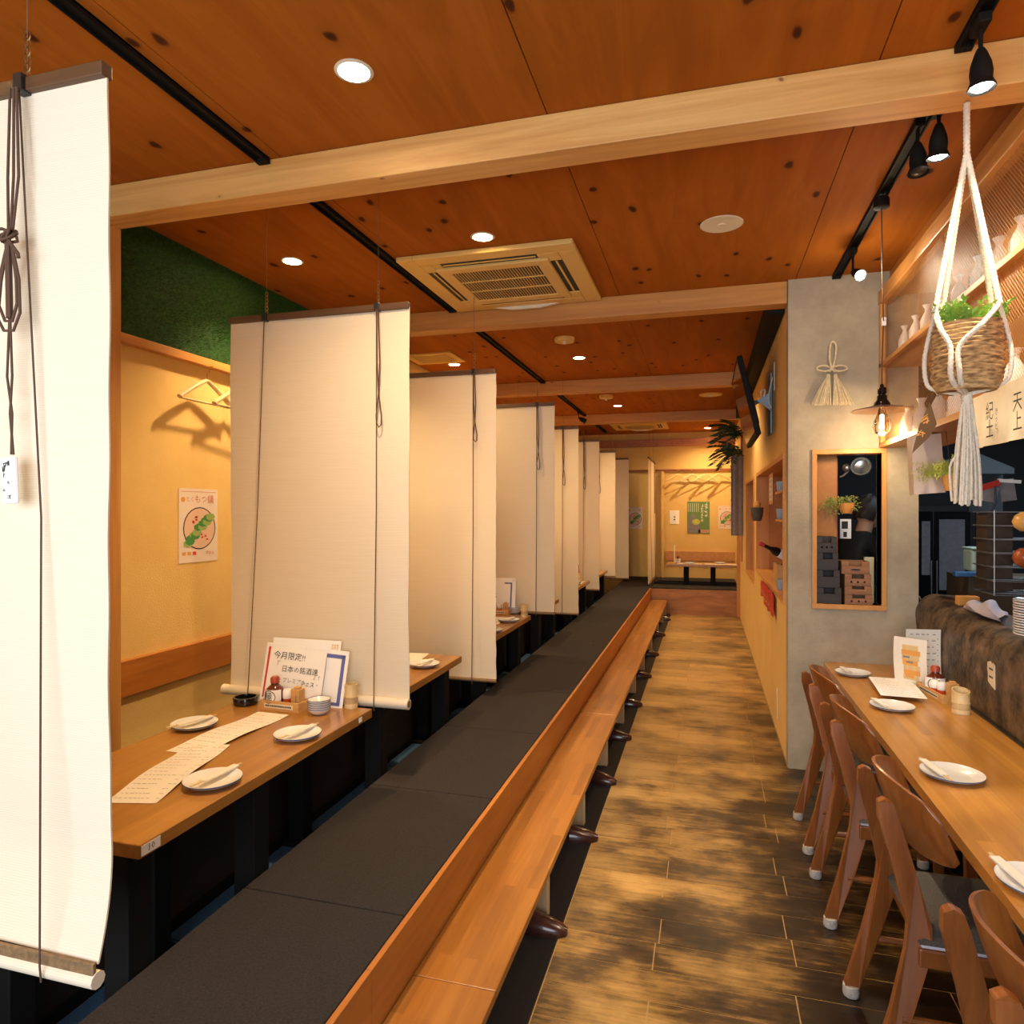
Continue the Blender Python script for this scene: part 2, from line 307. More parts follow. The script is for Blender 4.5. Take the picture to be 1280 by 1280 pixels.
class MB:
    def __init__(s): s.v = []; s.f = []; s.m = []; s.sm = []; s.mi = 0; s.T = None
    def add(s, vs, fs, smooth=False):
        k = len(s.v)
        for v in vs:
            v = Vector(v)
            s.v.append(tuple(s.T @ v) if s.T is not None else tuple(v))
        for f in fs: s.f.append(tuple(i+k for i in f)); s.m.append(s.mi); s.sm.append(smooth)
        return s
    def box(s, x0, x1, y0, y1, z0, z1):
        if x0 > x1: x0, x1 = x1, x0
        if y0 > y1: y0, y1 = y1, y0
        if z0 > z1: z0, z1 = z1, z0
        return s.add([(x0, y0, z0), (x1, y0, z0), (x1, y1, z0), (x0, y1, z0), (x0, y0, z1), (x1, y0, z1), (x1, y1, z1), (x0, y1, z1)],
              [(3, 2, 1, 0), (4, 5, 6, 7), (0, 1, 5, 4), (1, 2, 6, 5), (2, 3, 7, 6), (3, 0, 4, 7)])
    def quad(s, *p): return s.add(p, [tuple(range(len(p)))])
    def ring(s, c, ax, r, n, ref=None):
        ax = Vector(ax).normalized()
        ref = Vector(ref) if ref else (Vector((0, 0, 1)) if abs(ax.z) < 0.9 else Vector((1, 0, 0)))
        a = ax.cross(ref).normalized(); b = ax.cross(a)
        return [Vector(c)+(a*math.cos(t)+b*math.sin(t))*r for t in [2*math.pi*i/n for i in range(n)]]
    def tube(s, pts, r, n=6, closed=False, cap=True, smooth=True):
        pts = [Vector(p) for p in pts]; N = len(pts); rs = r if isinstance(r, (list, tuple)) else [r]*N
        vs = []; prev = None
        for i, p in enumerate(pts):
            if closed: t = pts[(i+1) % N]-pts[i-1]
            else: t = pts[min(i+1, N-1)]-pts[max(i-1, 0)]
            if t.length < 1e-9: t = Vector((0, 0, 1))
            t.normalize()
            if prev is None:
                ref = Vector((0, 0, 1)) if abs(t.z) < 0.9 else Vector((1, 0, 0)); a = t.cross(ref).normalized()
            else:
                a = (prev-t*prev.dot(t)); a = a.normalized() if a.length > 1e-6 else t.cross(Vector((0, 1, 0))).normalized()
            prev = a; b = t.cross(a)
            vs += [p+(a*math.cos(q)+b*math.sin(q))*rs[i] for q in [2*math.pi*k/n for k in range(n)]]
        fs = []
        for i in range(N if closed else N-1):
            for k in range(n):
                j = (i+1) % N; fs.append((i*n+k, i*n+(k+1) % n, j*n+(k+1) % n, j*n+k))
        s.add(vs, fs, smooth)
        if cap and not closed:
            s.add(vs[:n], [tuple(range(n))[::-1]]); s.add(vs[-n:], [tuple(range(n))])
        return s
    def cyl(s, p0, p1, r0, r1=None, n=16, cap=True): return s.tube([p0, p1], [r0, r0 if r1 is None else r1], n, cap=cap)
    def lathe(s, prof, c=(0, 0, 0), n=20, smooth=True, sx=1, sy=1, cap=True):
        vs = []; fs = []
        for r, z in prof:
            for k in range(n):
                t = 2*math.pi*k/n; vs.append((c[0]+r*sx*math.cos(t), c[1]+r*sy*math.sin(t), c[2]+z))
        for i in range(len(prof)-1):
            for k in range(n):
                fs.append((i*n+k, i*n+(k+1) % n, (i+1)*n+(k+1) % n, (i+1)*n+k))
        s.add(vs, fs, smooth)
        if not cap: return s
        if prof[0][0] > 1e-6: s.add(vs[:n], [tuple(range(n))[::-1]])
        if prof[-1][0] > 1e-6: s.add(vs[-n:], [tuple(range(n))])
        return s
    def ell(s, c, r, n=14, m=9, rot=None):
        vs = []; fs = []
        Q = rot or Matrix.Identity(3)
        for i in range(m+1):
            p = math.pi*i/m
            for k in range(n):
                t = 2*math.pi*k/n
                vs.append(Vector(c)+Q @ Vector((r[0]*math.sin(p)*math.cos(t), r[1]*math.sin(p)*math.sin(t), r[2]*math.cos(p))))
        for i in range(m):
            for k in range(n): fs.append((i*n+k, (i+1)*n+k, (i+1)*n+(k+1) % n, i*n+(k+1) % n))
        return s.add(vs, fs, True)
    def prism(s, poly, fn0, fn1):          # poly in 2-D, the two functions place each end's points
        n = len(poly); a = [fn0(*p) for p in poly]; b = [fn1(*p) for p in poly]
        fs = [(i, (i+1) % n, n+(i+1) % n, n+i) for i in range(n)]
        s.add(a+b, fs); s.add(a, [tuple(range(n))[::-1]]); s.add(b, [tuple(range(n))])
        return s
    def grid(s, fn, nu, nv, smooth=True, thick=None):
        vs = [fn(i/nu, j/nv) for j in range(nv+1) for i in range(nu+1)]
        fs = [(j*(nu+1)+i, j*(nu+1)+i+1, (j+1)*(nu+1)+i+1, (j+1)*(nu+1)+i) for j in range(nv) for i in range(nu)]
        if thick is None: return s.add(vs, fs, smooth)
        t = Vector(thick); k = len(vs); vs2 = [Vector(v)+t for v in vs]
        W = nu+1
        rim = [(i, i+1) for i in range(nu)] + [(i*W+nu, (i+1)*W+nu) for i in range(nv)] + \
              [(nv*W+i+1, nv*W+i) for i in range(nu)] + [((i+1)*W, i*W) for i in range(nv)]
        s.add(vs+vs2, fs+[tuple(q+k for q in reversed(f)) for f in fs]+[(b, a, a+k, b+k) for a, b in rim], smooth)
        return s
    def text(s, txt, size, O, X, Y, vertical=False):
        """flat lettering: origin O, unit vectors X (right) and Y (up)"""
        if vertical: txt = '\n'.join(txt)
        vs, fs = text_mesh(txt, size); O, X, Y = Vector(O), Vector(X), Vector(Y)
        return s.add([O+X*v[0]+Y*v[1] for v in vs], fs)
    def build(s, name, mats, parent=None, loc=None, bevel=0, stuff=False, seg=2, smooth_angle=None):
        me = bpy.data.meshes.new(name); me.from_pydata(s.v, [], s.f)
        mats = mats if isinstance(mats, (list, tuple)) else [mats]
        for m_ in mats: me.materials.append(M[m_] if isinstance(m_, str) else m_)
        me.polygons.foreach_set('material_index', s.m); me.polygons.foreach_set('use_smooth', s.sm)
        me.validate(clean_customdata=False); me.update()
        if any(s.sm): me.set_sharp_from_angle(angle=R(smooth_angle or 40))
        o = bpy.data.objects.new(name, me); COL.objects.link(o)
        if parent: o.parent = parent
        if loc: o.location = loc
        if bevel:
            bv = o.modifiers.new('bevel', 'BEVEL'); bv.width = bevel; bv.segments = seg; bv.limit_method = 'ANGLE'; bv.angle_limit = R(50)
            bv.harden_normals = False
        if stuff: o['kind'] = 'stuff'
        return o
def tag(o, label, cat, group=None, kind=None):
    if label: o['label'] = label
    if cat: o['category'] = cat
    if group: o['group'] = group
    if kind: o['kind'] = kind
    return o
def thing(name, loc, label, cat, group=None, rz=0, rot=None):
    o = bpy.data.objects.new(name, None); COL.objects.link(o); o.location = loc
    o.rotation_euler = rot or (0, 0, rz); o.empty_display_size = 0.05
    return tag(o, label, cat, group)
def S(o):
    o['kind'] = 'structure'; return o
def copy_tree(o, parent=None, label=None, loc=None, rz=None):
    c = o.copy(); COL.objects.link(c)
    c.parent = parent
    if label: c['label'] = label
    if loc is not None: c.location = loc
    if rz is not None: c.rotation_euler = (0, 0, rz)
    for ch in [x for x in CH.get(o.name, list(o.children))]: copy_tree(ch, c)
    return c
CH = {}

# ================================================================== THE SETTING
XL, XR, XW = -2.75, 0.491, -0.856      # left wall, aisle wall, platform front
XS = 1.0                               # shelf screen plane
CZ = 3.05                              # ceiling
YN, YF, YC = -1.6, 12.85, 4.58         # near wall, far wall, pillar face
ZP = 0.40                              # platform floor
WX0, WX1 = -1.96, -1.414               # foot well

# floor: base with joints showing, planks on it
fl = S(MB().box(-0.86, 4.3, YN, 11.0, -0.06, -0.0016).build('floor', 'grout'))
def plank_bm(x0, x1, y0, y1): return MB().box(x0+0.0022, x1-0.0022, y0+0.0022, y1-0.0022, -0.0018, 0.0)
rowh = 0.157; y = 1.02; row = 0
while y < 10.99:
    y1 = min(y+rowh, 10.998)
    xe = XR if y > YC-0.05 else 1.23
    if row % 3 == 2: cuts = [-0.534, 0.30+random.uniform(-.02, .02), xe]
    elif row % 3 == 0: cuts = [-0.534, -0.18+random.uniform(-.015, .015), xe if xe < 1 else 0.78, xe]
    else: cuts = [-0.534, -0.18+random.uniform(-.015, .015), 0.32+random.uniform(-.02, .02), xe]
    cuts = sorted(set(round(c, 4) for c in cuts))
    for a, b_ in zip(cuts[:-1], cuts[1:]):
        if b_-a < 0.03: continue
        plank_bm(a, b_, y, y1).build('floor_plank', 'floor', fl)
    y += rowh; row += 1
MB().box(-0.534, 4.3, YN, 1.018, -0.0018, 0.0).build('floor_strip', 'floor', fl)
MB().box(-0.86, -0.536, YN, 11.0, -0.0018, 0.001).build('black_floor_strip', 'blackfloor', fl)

# raised floor with foot well
pf = MB()
pf.box(WX1, XW-0.02, YN, YF, 0.0, ZP-0.012)
pf.box(XL, WX0, YN, YF, 0.0, ZP-0.012)
pf.box(XW-0.02, XR, 11.02, 11.58, 0.0, ZP-0.012)
pf.box(XW-0.02, XR, 12.2, YF, 0.0, ZP-0.012)
S(pf.build('floor_raised', 'wellwall'))
S(MB().box(WX0, WX1, YN, YF, -0.03, 0.0).box(XW-0.02, XR, 11.58, 12.2, -0.03, 0.0).build('floor_well', 'blackfloor'))
S(MB().box(WX0, WX0+0.012, YN, YF, 0.0, 0.05).build('baseboard_well', 'black', bevel=0.002))
# blue mats on the well floor, one by one
yy = -1.5; bmroot = thing('blue_floor_mat', ((WX0+WX1)/2, 0, 0), 'runner of blue woven mat tiles in the foot well under the tables', 'floor mat')
while yy < 12.6:
    MB().box(WX0+0.02-bmroot.location.x, WX1-0.02-bmroot.location.x, yy+0.003, yy+0.447, 0.0, 0.012).build('mat_tile', 'blue_mat', bmroot)
    yy += 0.45
# carpet mats along the platform edge
ct = thing('aisle_carpet', ((WX1+XW)/2, 0, ZP-0.012), 'long dark grey carpet runner on the raised floor between tables and bench', 'carpet')
yy = -1.58; cx = ct.location.x; k = 0
while yy < 12.8:
    l = min(0.86, 12.84-yy)
    MB().box(WX1-cx, XW-0.004-cx, yy+0.0012, yy+l-0.0012, 0, 0.018).build('carpet_tile', 'carpet', ct, bevel=0.004)
    yy += 0.86; k += 1
ct2 = thing('far_carpet', (-0.18, 11.3, ZP-0.012), 'grey carpet strip on the raised floor in front of the far table', 'carpet')
for a, b_ in ((-0.67, 0.0), (0.0, 0.66)):
    MB().box(a+0.001, b_-0.001, -0.27, 0.28, 0, 0.018).build('carpet_tile', 'carpet', ct2, bevel=0.004)
tag(MB().box(-2.73, WX0-0.005, -1.58, 12.8, 0, 0.018).build('seat_carpet', 'carpet', loc=(0, 0, ZP-0.012)), 'dark carpet strip on the ledge behind the low tables along the left wall', 'carpet')
tag(MB().box(-0.83, XR-0.01, 12.21, 12.83, 0, 0.018).build('seat_carpet', 'carpet', loc=(0, 0, ZP-0.012)), 'dark carpet strip on the ledge behind the far table', 'carpet')
# riser boards
rs = thing('platform_riser', (XW, 0, 0), 'orange wooden boards facing the long raised floor above the step bench', 'riser')
ys = [-1.6, 0.35, 1.62, 2.95, 4.8, 6.6, 8.4, 10.2, 11.0]
for a, b_ in zip(ys[:-1], ys[1:]):
    MB().box(-0.003, 0.015, a+0.001, b_-0.001, 0.0, ZP+0.002).build('riser_board', 'riser', rs, bevel=0.0015)
S(MB().box(XW-0.015, XR, 10.98, 11.02, 0.0, ZP-0.01).build('trim_1', 'riser_far', bevel=0.002))

# ceiling panels
ce = S(MB().box(XL-0.1, 4.3, YN-0.1, YF+0.1, CZ+0.014, CZ+0.08).build('ceiling', 'darkslot'))
px = [XL, -1.672, -0.558, 0.534, 1.64]; py = [YN, 0.6, 2.49, 4.66, 7.47, 10.18, YF]
for a, b_ in zip(px[:-1], px[1:]):
    for c_, d_ in zip(py[:-1], py[1:]):
        MB().box(a+0.002, b_-0.002, c_+0.001, d_-0.001, CZ, CZ+0.012).build('ceiling_panel', 'ceiling', ce)
# beams
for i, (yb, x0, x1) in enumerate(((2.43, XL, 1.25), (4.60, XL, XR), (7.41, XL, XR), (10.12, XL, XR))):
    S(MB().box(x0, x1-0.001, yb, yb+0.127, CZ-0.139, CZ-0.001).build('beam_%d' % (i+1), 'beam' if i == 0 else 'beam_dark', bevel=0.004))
# walls
S(MB().box(XL-0.1, XL, YN-0.1, YF+0.1, 0, CZ).build('wall_left', 'wall'))
S(MB().box(XL, XR+0.1, YF, YF+0.1, 0, CZ).build('wall_far', 'wall'))
S(MB().box(XL-0.1, 4.3, YN-0.22, YN-0.12, 0, 0.55).box(XL-0.1, 4.3, YN-0.22, YN-0.12, 2.95, CZ).box(XL-0.1, -2.4, YN-0.22, YN-0.12, 0.55, 2.95).box(1.2, 4.3, YN-0.22, YN-0.12, 0.55, 2.95).build('wall_near', 'wall'))
# wall on the right of the aisle with two display openings
N1 = (4.80, 7.25, 1.03, 1.95); N2 = (7.72, 9.15, 0.85, 1.95)
w = MB(); X0, X1 = XR, XR+0.11
w.box(X0, X1, 4.70, YF, 0, 0.85).box(X0, X1, 4.70, YF, 1.95, CZ)
w.box(X0, X1, 4.70, N1[0], 0.85, 1.95).box(X0, X1, N1[1], N2[0], 0.85, 1.95).box(X0, X1, N2[1], YF, 0.85, 1.95).box(X0, X1, N1[0], N1[1], 0.85, N1[2])
S(w.build('wall_right', 'wall'))
# pillar wall facing the counter, with the kitchen hatch
HX0, HX1, HZ0, HZ1 = 0.655, 1.015, 1.035, 1.955
w = MB()
w.box(XR, HX0, YC, YC+0.12, 0, CZ).box(HX1, 1.215, YC, YC+0.12, 0, CZ).box(HX0, HX1, YC, YC+0.12, 0, HZ0).box(HX0, HX1, YC, YC+0.12, HZ1, CZ)
S(w.build('wall_pillar', 'pillar'))
S(MB().box(XR-0.004, XR+0.001, YC+0.01, 10.96, 0.0, 0.012).build('baseboard_right', 'grout'))
# bar wall with rounded top
prof = [(1.209, 0.0), (1.205, 0.90)] + [(1.31-0.105*math.cos(R(a)), 0.955+0.125*math.sin(R(a))) for a in range(0, 91, 15)] + [(1.40, 1.075), (1.52, 1.05), (1.52, 0.0)]
def wob(y): return 0.012*math.sin(y*2.3)+0.008*math.sin(y*5.1+1)
w = MB(); NY = 40; n = len(prof); vs = []
for j in range(NY+1):
    yv = YN+(YC-0.001-YN)*j/NY
    for q, (a, b_) in enumerate(prof): vs.append((a+(wob(yv) if 1 < q < n-1 else 0)*0.5, yv, b_+(wob(yv+2)*0.8 if b_ > 0.92 else 0)+(0.03 if yv > 4.3 and b_ > .92 else 0)))
fs = [(j*n+i, j*n+i+1, (j+1)*n+i+1, (j+1)*n+i) for j in range(NY) for i in range(n-1)]
w.add(vs, fs, True)
S(w.build('wall_bar', 'barwall'))
# kitchen shell
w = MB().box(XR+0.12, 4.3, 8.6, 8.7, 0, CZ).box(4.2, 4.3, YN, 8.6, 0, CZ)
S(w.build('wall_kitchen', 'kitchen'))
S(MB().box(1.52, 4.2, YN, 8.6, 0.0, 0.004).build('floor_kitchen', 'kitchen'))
# trim on walls
S(MB().box(XL, XL+0.05, YN, YF, 2.42, 2.465).build('trim_2', 'trim_y', bevel=0.003))
S(MB().box(XL, XR, YF-0.04, YF, 2.345, 2.38).build('trim_3', 'redwood', bevel=0.003))
S(MB().box(XL, XL+0.035, YN, YF, 0.70, 0.875).build('trim_4', 'riser', bevel=0.003))
S(MB().box(-0.72, XR, YF-0.035, YF, 0.712, 0.885).build('trim_5', 'trim_y', bevel=0.003))
S(MB().box(XL, XR, YF-0.09, YF, 2.80, 2.93).build('trim_6', 'riser', bevel=0.003))
S(MB().box(XL, XL+0.135, 2.43, 2.56, ZP, CZ-0.14).build('post_1', 'post', bevel=0.003))
S(MB().box(-0.79, -0.745, YF-0.10, YF-0.04, ZP, 2.34).build('post_2', 'wall', bevel=0.003))
S(MB().box(XR-0.045, XR, 10.93, 11.0, 0.0, 2.25).build('post_3', 'post', bevel=0.003))
S(MB().box(XR-0.03, XR+0.0, 10.1, 10.17, 0.9, CZ-0.14).build('post_4', 'post', bevel=0.003))

# turf on the upper left wall: backing sheet plus blades where they can be told apart
tf = MB().box(XL, XL+0.012, YN, 5.2, 2.466, CZ-0.001)
rnd = random.Random(3); V = []; F = []
for i in range(17000):
    yb, zb = rnd.uniform(2.55, 4.7), rnd.uniform(2.47, CZ-0.01)
    a = rnd.uniform(0, 6.28); l = rnd.uniform(.012, .026); w_ = .0016
    tip = Vector((XL+0.012+l, yb+math.cos(a)*l*.9, zb+math.sin(a)*l*.9-.004))
    b0 = Vector((XL+0.010, yb, zb)); sd = Vector((0, -math.sin(a), math.cos(a)))*w_
    k = len(V); V += [b0-sd, b0+sd, tip]; F.append((k, k+1, k+2))
tf.add(V, F)
tag(tf.build('grass_wall', 'grass', stuff=True), 'green artificial grass covering the upper left wall above the hanger rail', 'grass', kind='stuff')

# ================================================================== HANGING BLINDS
def blind(Y, x0, x1, zt, zb, label, lc=0.20, rc=0.15, loop=0.5, near=False, group='hanging fabric blinds between the low tables', wires=True, sway=0.0, wtop=0.0, rz=0, loc=None, detail=True):
    w = x1-x0; xc = (x0+x1)/2; H = zt-zb
    t = thing('hanging_blind', loc or (xc, Y, zb), label, 'blind', group, rz=rz)
    h = w/2
    def f(u, v):
        x = -h+w*u; zq = 0.03 if detail else 0.008; z = zq+(H-zq)*v
        yy_ = 0.010*math.sin(v*5+u*3)*(1-v)+(-0.05*max(0, (0.12-v)/0.12)**1.6 if near else 0)
        ex = sway*((1-v)*0.45+(1-v)**9*0.55)*u + 0.0016*math.sin(v*H*260)*(1 if u > .99 or u < .01 else 0)
        return (x+ex, yy_, z)
    MB().grid(f, 10, 70, thick=(0, 0.004, 0)).build('fabric', 'blind', t)
    MB().box(-h, h, -0.014, 0.014, H-0.008, H+0.022).build('top_bar', 'darkwood_x', t, bevel=0.003)
    yb = -0.05 if near else 0.0
    if near:
        MB().box(-h+sway, h+sway, yb-0.010, yb-0.002, -0.002, 0.036).build('bottom_slat', 'blind_inner', t, bevel=0.002)
        MB().tube([(-h+sway, yb, 0.0), (h+sway+0.002, yb, 0.0)], 0.017, 10).build('bottom_roll', 'blind', t)
    else:
        r = 0.024 if detail else 0.012
        m = MB(); m.tube([(-h-0.03+sway, -0.012, r*0.8), (h+sway+.004, -0.012, r*0.8)], r, 12)
        m.mi = 1; m.tube([(h+sway+.0045, -0.012, r*0.8), (h+sway+.006, -0.012, r*0.8)], r*0.62, 10)
        m.build('bottom_roll', ['blind' if detail else 'blind_inner', 'blind_inner'], t)
    cth = 0.0022 if detail else 0.003
    for xx, dx in ((-h+lc, -0.07 if detail else 0), (h-rc, 0.0 if not near else 0.125)):
        MB().tube([(xx, -0.019, H+0.004), (xx+dx*0.5, -0.020, H*0.5), (xx+dx, -0.045+yb*.6, 0.02), (xx+dx, -0.042+yb*.6, -0.012)], cth, 5).build('lift_cord', 'cord', t)
        m = MB().box(xx-0.012, xx+0.012, -0.024, 0.018, H-0.012, H+0.026)
        m.build('cord_clip', 'darksteel', t, bevel=0.002)
        if wires:
            MB().tube([(xx, 0, H+0.02), (xx, 0, CZ-zb-wtop)], 0.0013, 4).build('hanging_wire', 'cordthin', t)
            m = MB()
            zz = H+0.024
            for q in range(6):
                m.tube([(xx+0.006*math.cos(a)*(1 if q % 2 else .3), 0.006*math.cos(a)*(.3 if q % 2 else 1), zz+0.011+0.011*math.sin(a)) for a in [i*math.pi/4 for i in range(8)]], 0.0016, 4, closed=True)
                zz += 0.017
            m.build('hanging_chain', 'brass', t)
    xx = h-rc
    if not near:
        L = loop; yb = -0.026
        pts = [(xx+0.004, yb, H-0.005), (xx+0.006, yb, H-L*0.45), (xx+0.016, yb-.003, H-L*0.72), (xx+0.030, yb-.003, H-L*0.9), (xx+0.028, yb-.004, H-L*0.98), (xx+0.018, yb-.004, H-L), (xx+0.006, yb-.004, H-L*0.965), (xx+0.004, yb-.003, H-L*0.9), (xx+0.014, yb, H-L*0.72), (xx+0.020, yb, H-L*0.45), (xx+0.012, yb, H-0.005)]
        MB().tube(pts, 0.0028 if detail else 0.0035, 6).build('pull_cord', 'cord', t)
    return t
B1 = blind(1.13, -2.35, -1.19, 2.505, 0.672, 'nearest white hanging blind at the left edge, knotted brown cord', near=True, rc=0.215, sway=0.028)
# knotted pull cord and wooden tag of the nearest blind
xx = 0.58-0.215; H = 2.505-0.672; m = MB()
for k, (a, b_) in enumerate(((-.010, -.014), (0.0, 0.002), (.008, .016))):
    m.tube([(xx+a, -0.03, H-0.01), (xx+b_, -0.032, H-0.20), (xx+a*.7, -0.036, H-0.31)], 0.003, 6)
for k in range(5):
    a0 = k*1.3
    m.tube([(xx+0.017*math.cos(a0+t_)+.002, -0.045+0.010*math.sin(t_*1.0), H-0.328+0.012*math.sin(a0*1.7+t_*1.0)) for t_ in [i*math.pi/4 for i in range(8)]], 0.0035, 5, closed=True)
m.tube([(xx-.01, -.05, H-.33), (xx-.045, -.052, H-.325), (xx-.05, -.052, H-.335), (xx-.02, -.05, H-.35)], 0.003, 5)
m.tube([(xx+.01, -.05, H-.34), (xx+.036, -.05, H-.37), (xx+.038, -.05, H-.38)], 0.004, 5)
for k, (a, b_, zb_) in enumerate(((-.036, .030, .52), (-.028, .022, .50))):
    m.tube([(xx-.004, -.04, H-.34), (xx+a*.8, -.04, H-.42), (xx+a, -.04, H-zb_+.03), (xx+a*.4, -.04, H-zb_-.004), (xx+b_*.4, -.04, H-zb_-.006), (xx+b_, -.04, H-zb_+.03), (xx+b_*.9, -.04, H-.42), (xx+.006, -.04, H-.34)], 0.0032, 6)
m.tube([(xx+.0, -.042, H-.34), (xx+.004, -.042, H-.50)], 0.007, 6)
m.tube([(xx+.001, -.04, H-.5), (xx-.008, -.038, H-.62), (xx+.006, -.038, H-.70), (xx+.006, -.04, H-.785)], 0.0026, 6)
m.tube([(xx+.003, -.04, H-.5), (xx+.006, -.038, H-.62), (xx+.0, -.038, H-.70), (xx+.012, -.04, H-.785)], 0.0026, 6)
m.build('pull_cord', 'cord', B1)
m = MB(); m.T = Matrix.Translation((xx+0.010, -0.046, H-0.84)) @ Matrix.Rotation(R(-3), 4, 'Y')
m.box(-0.021, 0.021, -0.005, 0.005, -0.048, 0.05)
tg = m.build('cord_tag', 'paperw', B1, bevel=0.005)
m = MB(); m.T = Matrix.Translation((xx+0.010, -0.0512, H-0.84)) @ Matrix.Rotation(R(-3), 4, 'Y')
[scribble(m, a_, b_, c_, -0.0004, q_) for q_, (a_, b_, c_) in enumerate(((-.008, .030, .024), (.006, .034, .014), (-.008, .012, .012), (.003, -.004, .008), (-.010, -.018, .009), (.004, -.034, .012)))]
m.build('tag_writing', 'ink', tg)
B2 = blind(2.78, -2.19, -1.262, 2.505, 0.735, 'wide beige hanging blind behind the table with the handwritten sign', loop=0.53)
B3 = blind(4.225, -2.20, -1.308, 2.505, 0.50, 'long beige blind, second beyond the handwritten sign, hanging below table height', wtop=0.033, loop=0.45, detail=False)
B4 = blind(5.65, -2.2, -1.234, 2.505, 0.735, 'beige blind behind the third table, ending just at the tabletop', loop=0.55, detail=False)
B5 = blind(7.285, -2.2, -1.327, 2.505, 0.49, 'narrow sliver of beige blind between the third and fourth table sets, fifth from the front', loop=0.62, detail=False, rc=0.17)
B6 = blind(8.66, -2.2, -1.31, 2.505, 0.60, 'beige blind sixth from the front with a wide open cord loop', loop=0.62, detail=False, rc=0.2)
B7 = blind(10.33, -2.2, -1.32, 2.505, 0.62, 'beige blind seventh from the front at the end of the row of tables', loop=0.62, detail=False, rc=0.25)
B8 = blind(11.8, -2.2, -1.28, 2.505, 0.45, 'farthest beige blind parallel to the far wall', wtop=0.033, loop=0.62, detail=False, rc=0.3)
B9 = blind(0, -0.75, 0.75, 2.47, 0.43, 'beige blind turned edge-on beside the far table', loop=0.9, detail=False, rz=R(90), loc=(-0.90, 11.95, 0.43), rc=0.5)

# ================================================================== LOW TABLES
def table(Y0, Y1, label, pedestals, name='low_table', mark=None):
    t = thing(name, (-1.728, (Y0+Y1)/2, 0.0), label, 'table', 'low wooden tables over the foot well')
    L = (Y1-Y0)/2; yc = (Y0+Y1)/2
    top = MB().box(-0.322, 0.322, -L, L, 0.702, 0.740).build('tabletop', 'table', t, bevel=0.003)
    for p in pedestals:
        MB().box(0.205, 0.285, p-yc-0.04, p-yc+0.04, 0.03, 0.702).build('leg', 'black', t, bevel=0.004)
        MB().box(-0.20, -0.12, p-yc-0.04, p-yc+0.04, 0.03, 0.702).build('leg', 'black', t, bevel=0.004)
        MB().box(-0.215, 0.30, p-yc-0.07, p-yc+0.07, 0.012, 0.032).build('base_plate', 'black', t, bevel=0.003)
        MB().box(-0.25, 0.30, p-yc-0.03, p-yc+0.03, 0.690, 0.7015).build('support_arm', 'darksteel', t)
    if mark:
        o = MB().box(0.322, 0.3232, -L+0.006, -L+0.07, 0.708, 0.735).build('number_label', 'paperw', t)
        MB().text('10', 0.026, (0.3236, -L+0.038, 0.7215), (0, 1, 0), (0, 0, 1)).build('label_writing', 'ink', o)
        MB().box(0.322, 0.3236, L-0.12, L-0.095, 0.712, 0.732).build('number_label', 'paperw', t)
    return t
table(1.433, 2.71, 'low orange wooden table numbered 10, nearest, behind the white blind', (1.475, 1.99), mark=1)
table(2.86, 3.85, 'low wooden table glimpsed between the second and third blinds', (2.90, 3.7))
table(4.32, 5.52, 'low wooden table with the menu stand and bamboo cup behind the third blind', (4.40, 5.3))
table(5.95, 6.65, 'low wooden table whose corner peeks out right of the fourth blind', (6.0, 6.6))
table(7.40, 8.52, 'low wooden table fourth along, behind the fifth blind', (7.5, 8.4))
table(8.95, 10.1, 'low wooden table farthest along the left row', (9.0, 10.0))
# far table across the end of the room
t = thing('low_table', (-0.075, 11.83, 0), 'low wooden table on two black legs against the far wall', 'table', 'low wooden tables over the foot well')
m = MB().box(-0.56, 0.55, -0.30, 0.30, 0.705, 0.74).build('tabletop', 'table', t, bevel=0.003)
for x in (-0.25, 0.18):
    MB().box(x-0.04, x+0.04, -0.16, -0.08, 0.03, 0.705).build('leg', 'black', t)
    MB().box(x-0.04, x+0.04, 0.10, 0.18, 0.03, 0.705).build('leg', 'black', t)
    MB().box(x-0.06, x+0.06, -0.2, 0.22, 0.0, 0.03).build('base_plate', 'black', t)

# ================================================================== STEP BENCH, SHOES
bt = thing('step_bench', (-0.716, 0, 0), 'long orange laminated step bench running beside the raised floor', 'bench')
ys = [-1.55, 1.875, 4.65, 7.8, 10.95]
for a, b_ in zip(ys[:-1], ys[1:]):
    MB().box(-0.122, 0.135, a+0.001, b_-0.001, 0.197, 0.225).build('bench_board', 'bench', bt, bevel=0.003)
legs = [0.4, 1.62, 2.62, 3.45, 4.3, 5.2, 6.1, 7.0, 8.0, 9.1, 10.1, 10.85]
M['leg_pale'] = wood('bench_leg_pale', (0.62, 0.45, 0.25), (0.45, 0.30, 0.15), 'z', 0.5, 20, 0.1)
for yv in legs:
    MB().box(0.045, 0.115, yv, yv+0.045, 0.001, 0.197).build('leg', 'leg_pale', bt, bevel=0.002)
    MB().box(-0.10, -0.03, yv, yv+0.045, 0.001, 0.197).build('leg', 'leg_pale', bt, bevel=0.002)
M['slipper'] = plain('slipper_brown_vinyl', (0.05, 0.014, 0.010), 0.25, coat=0.4)
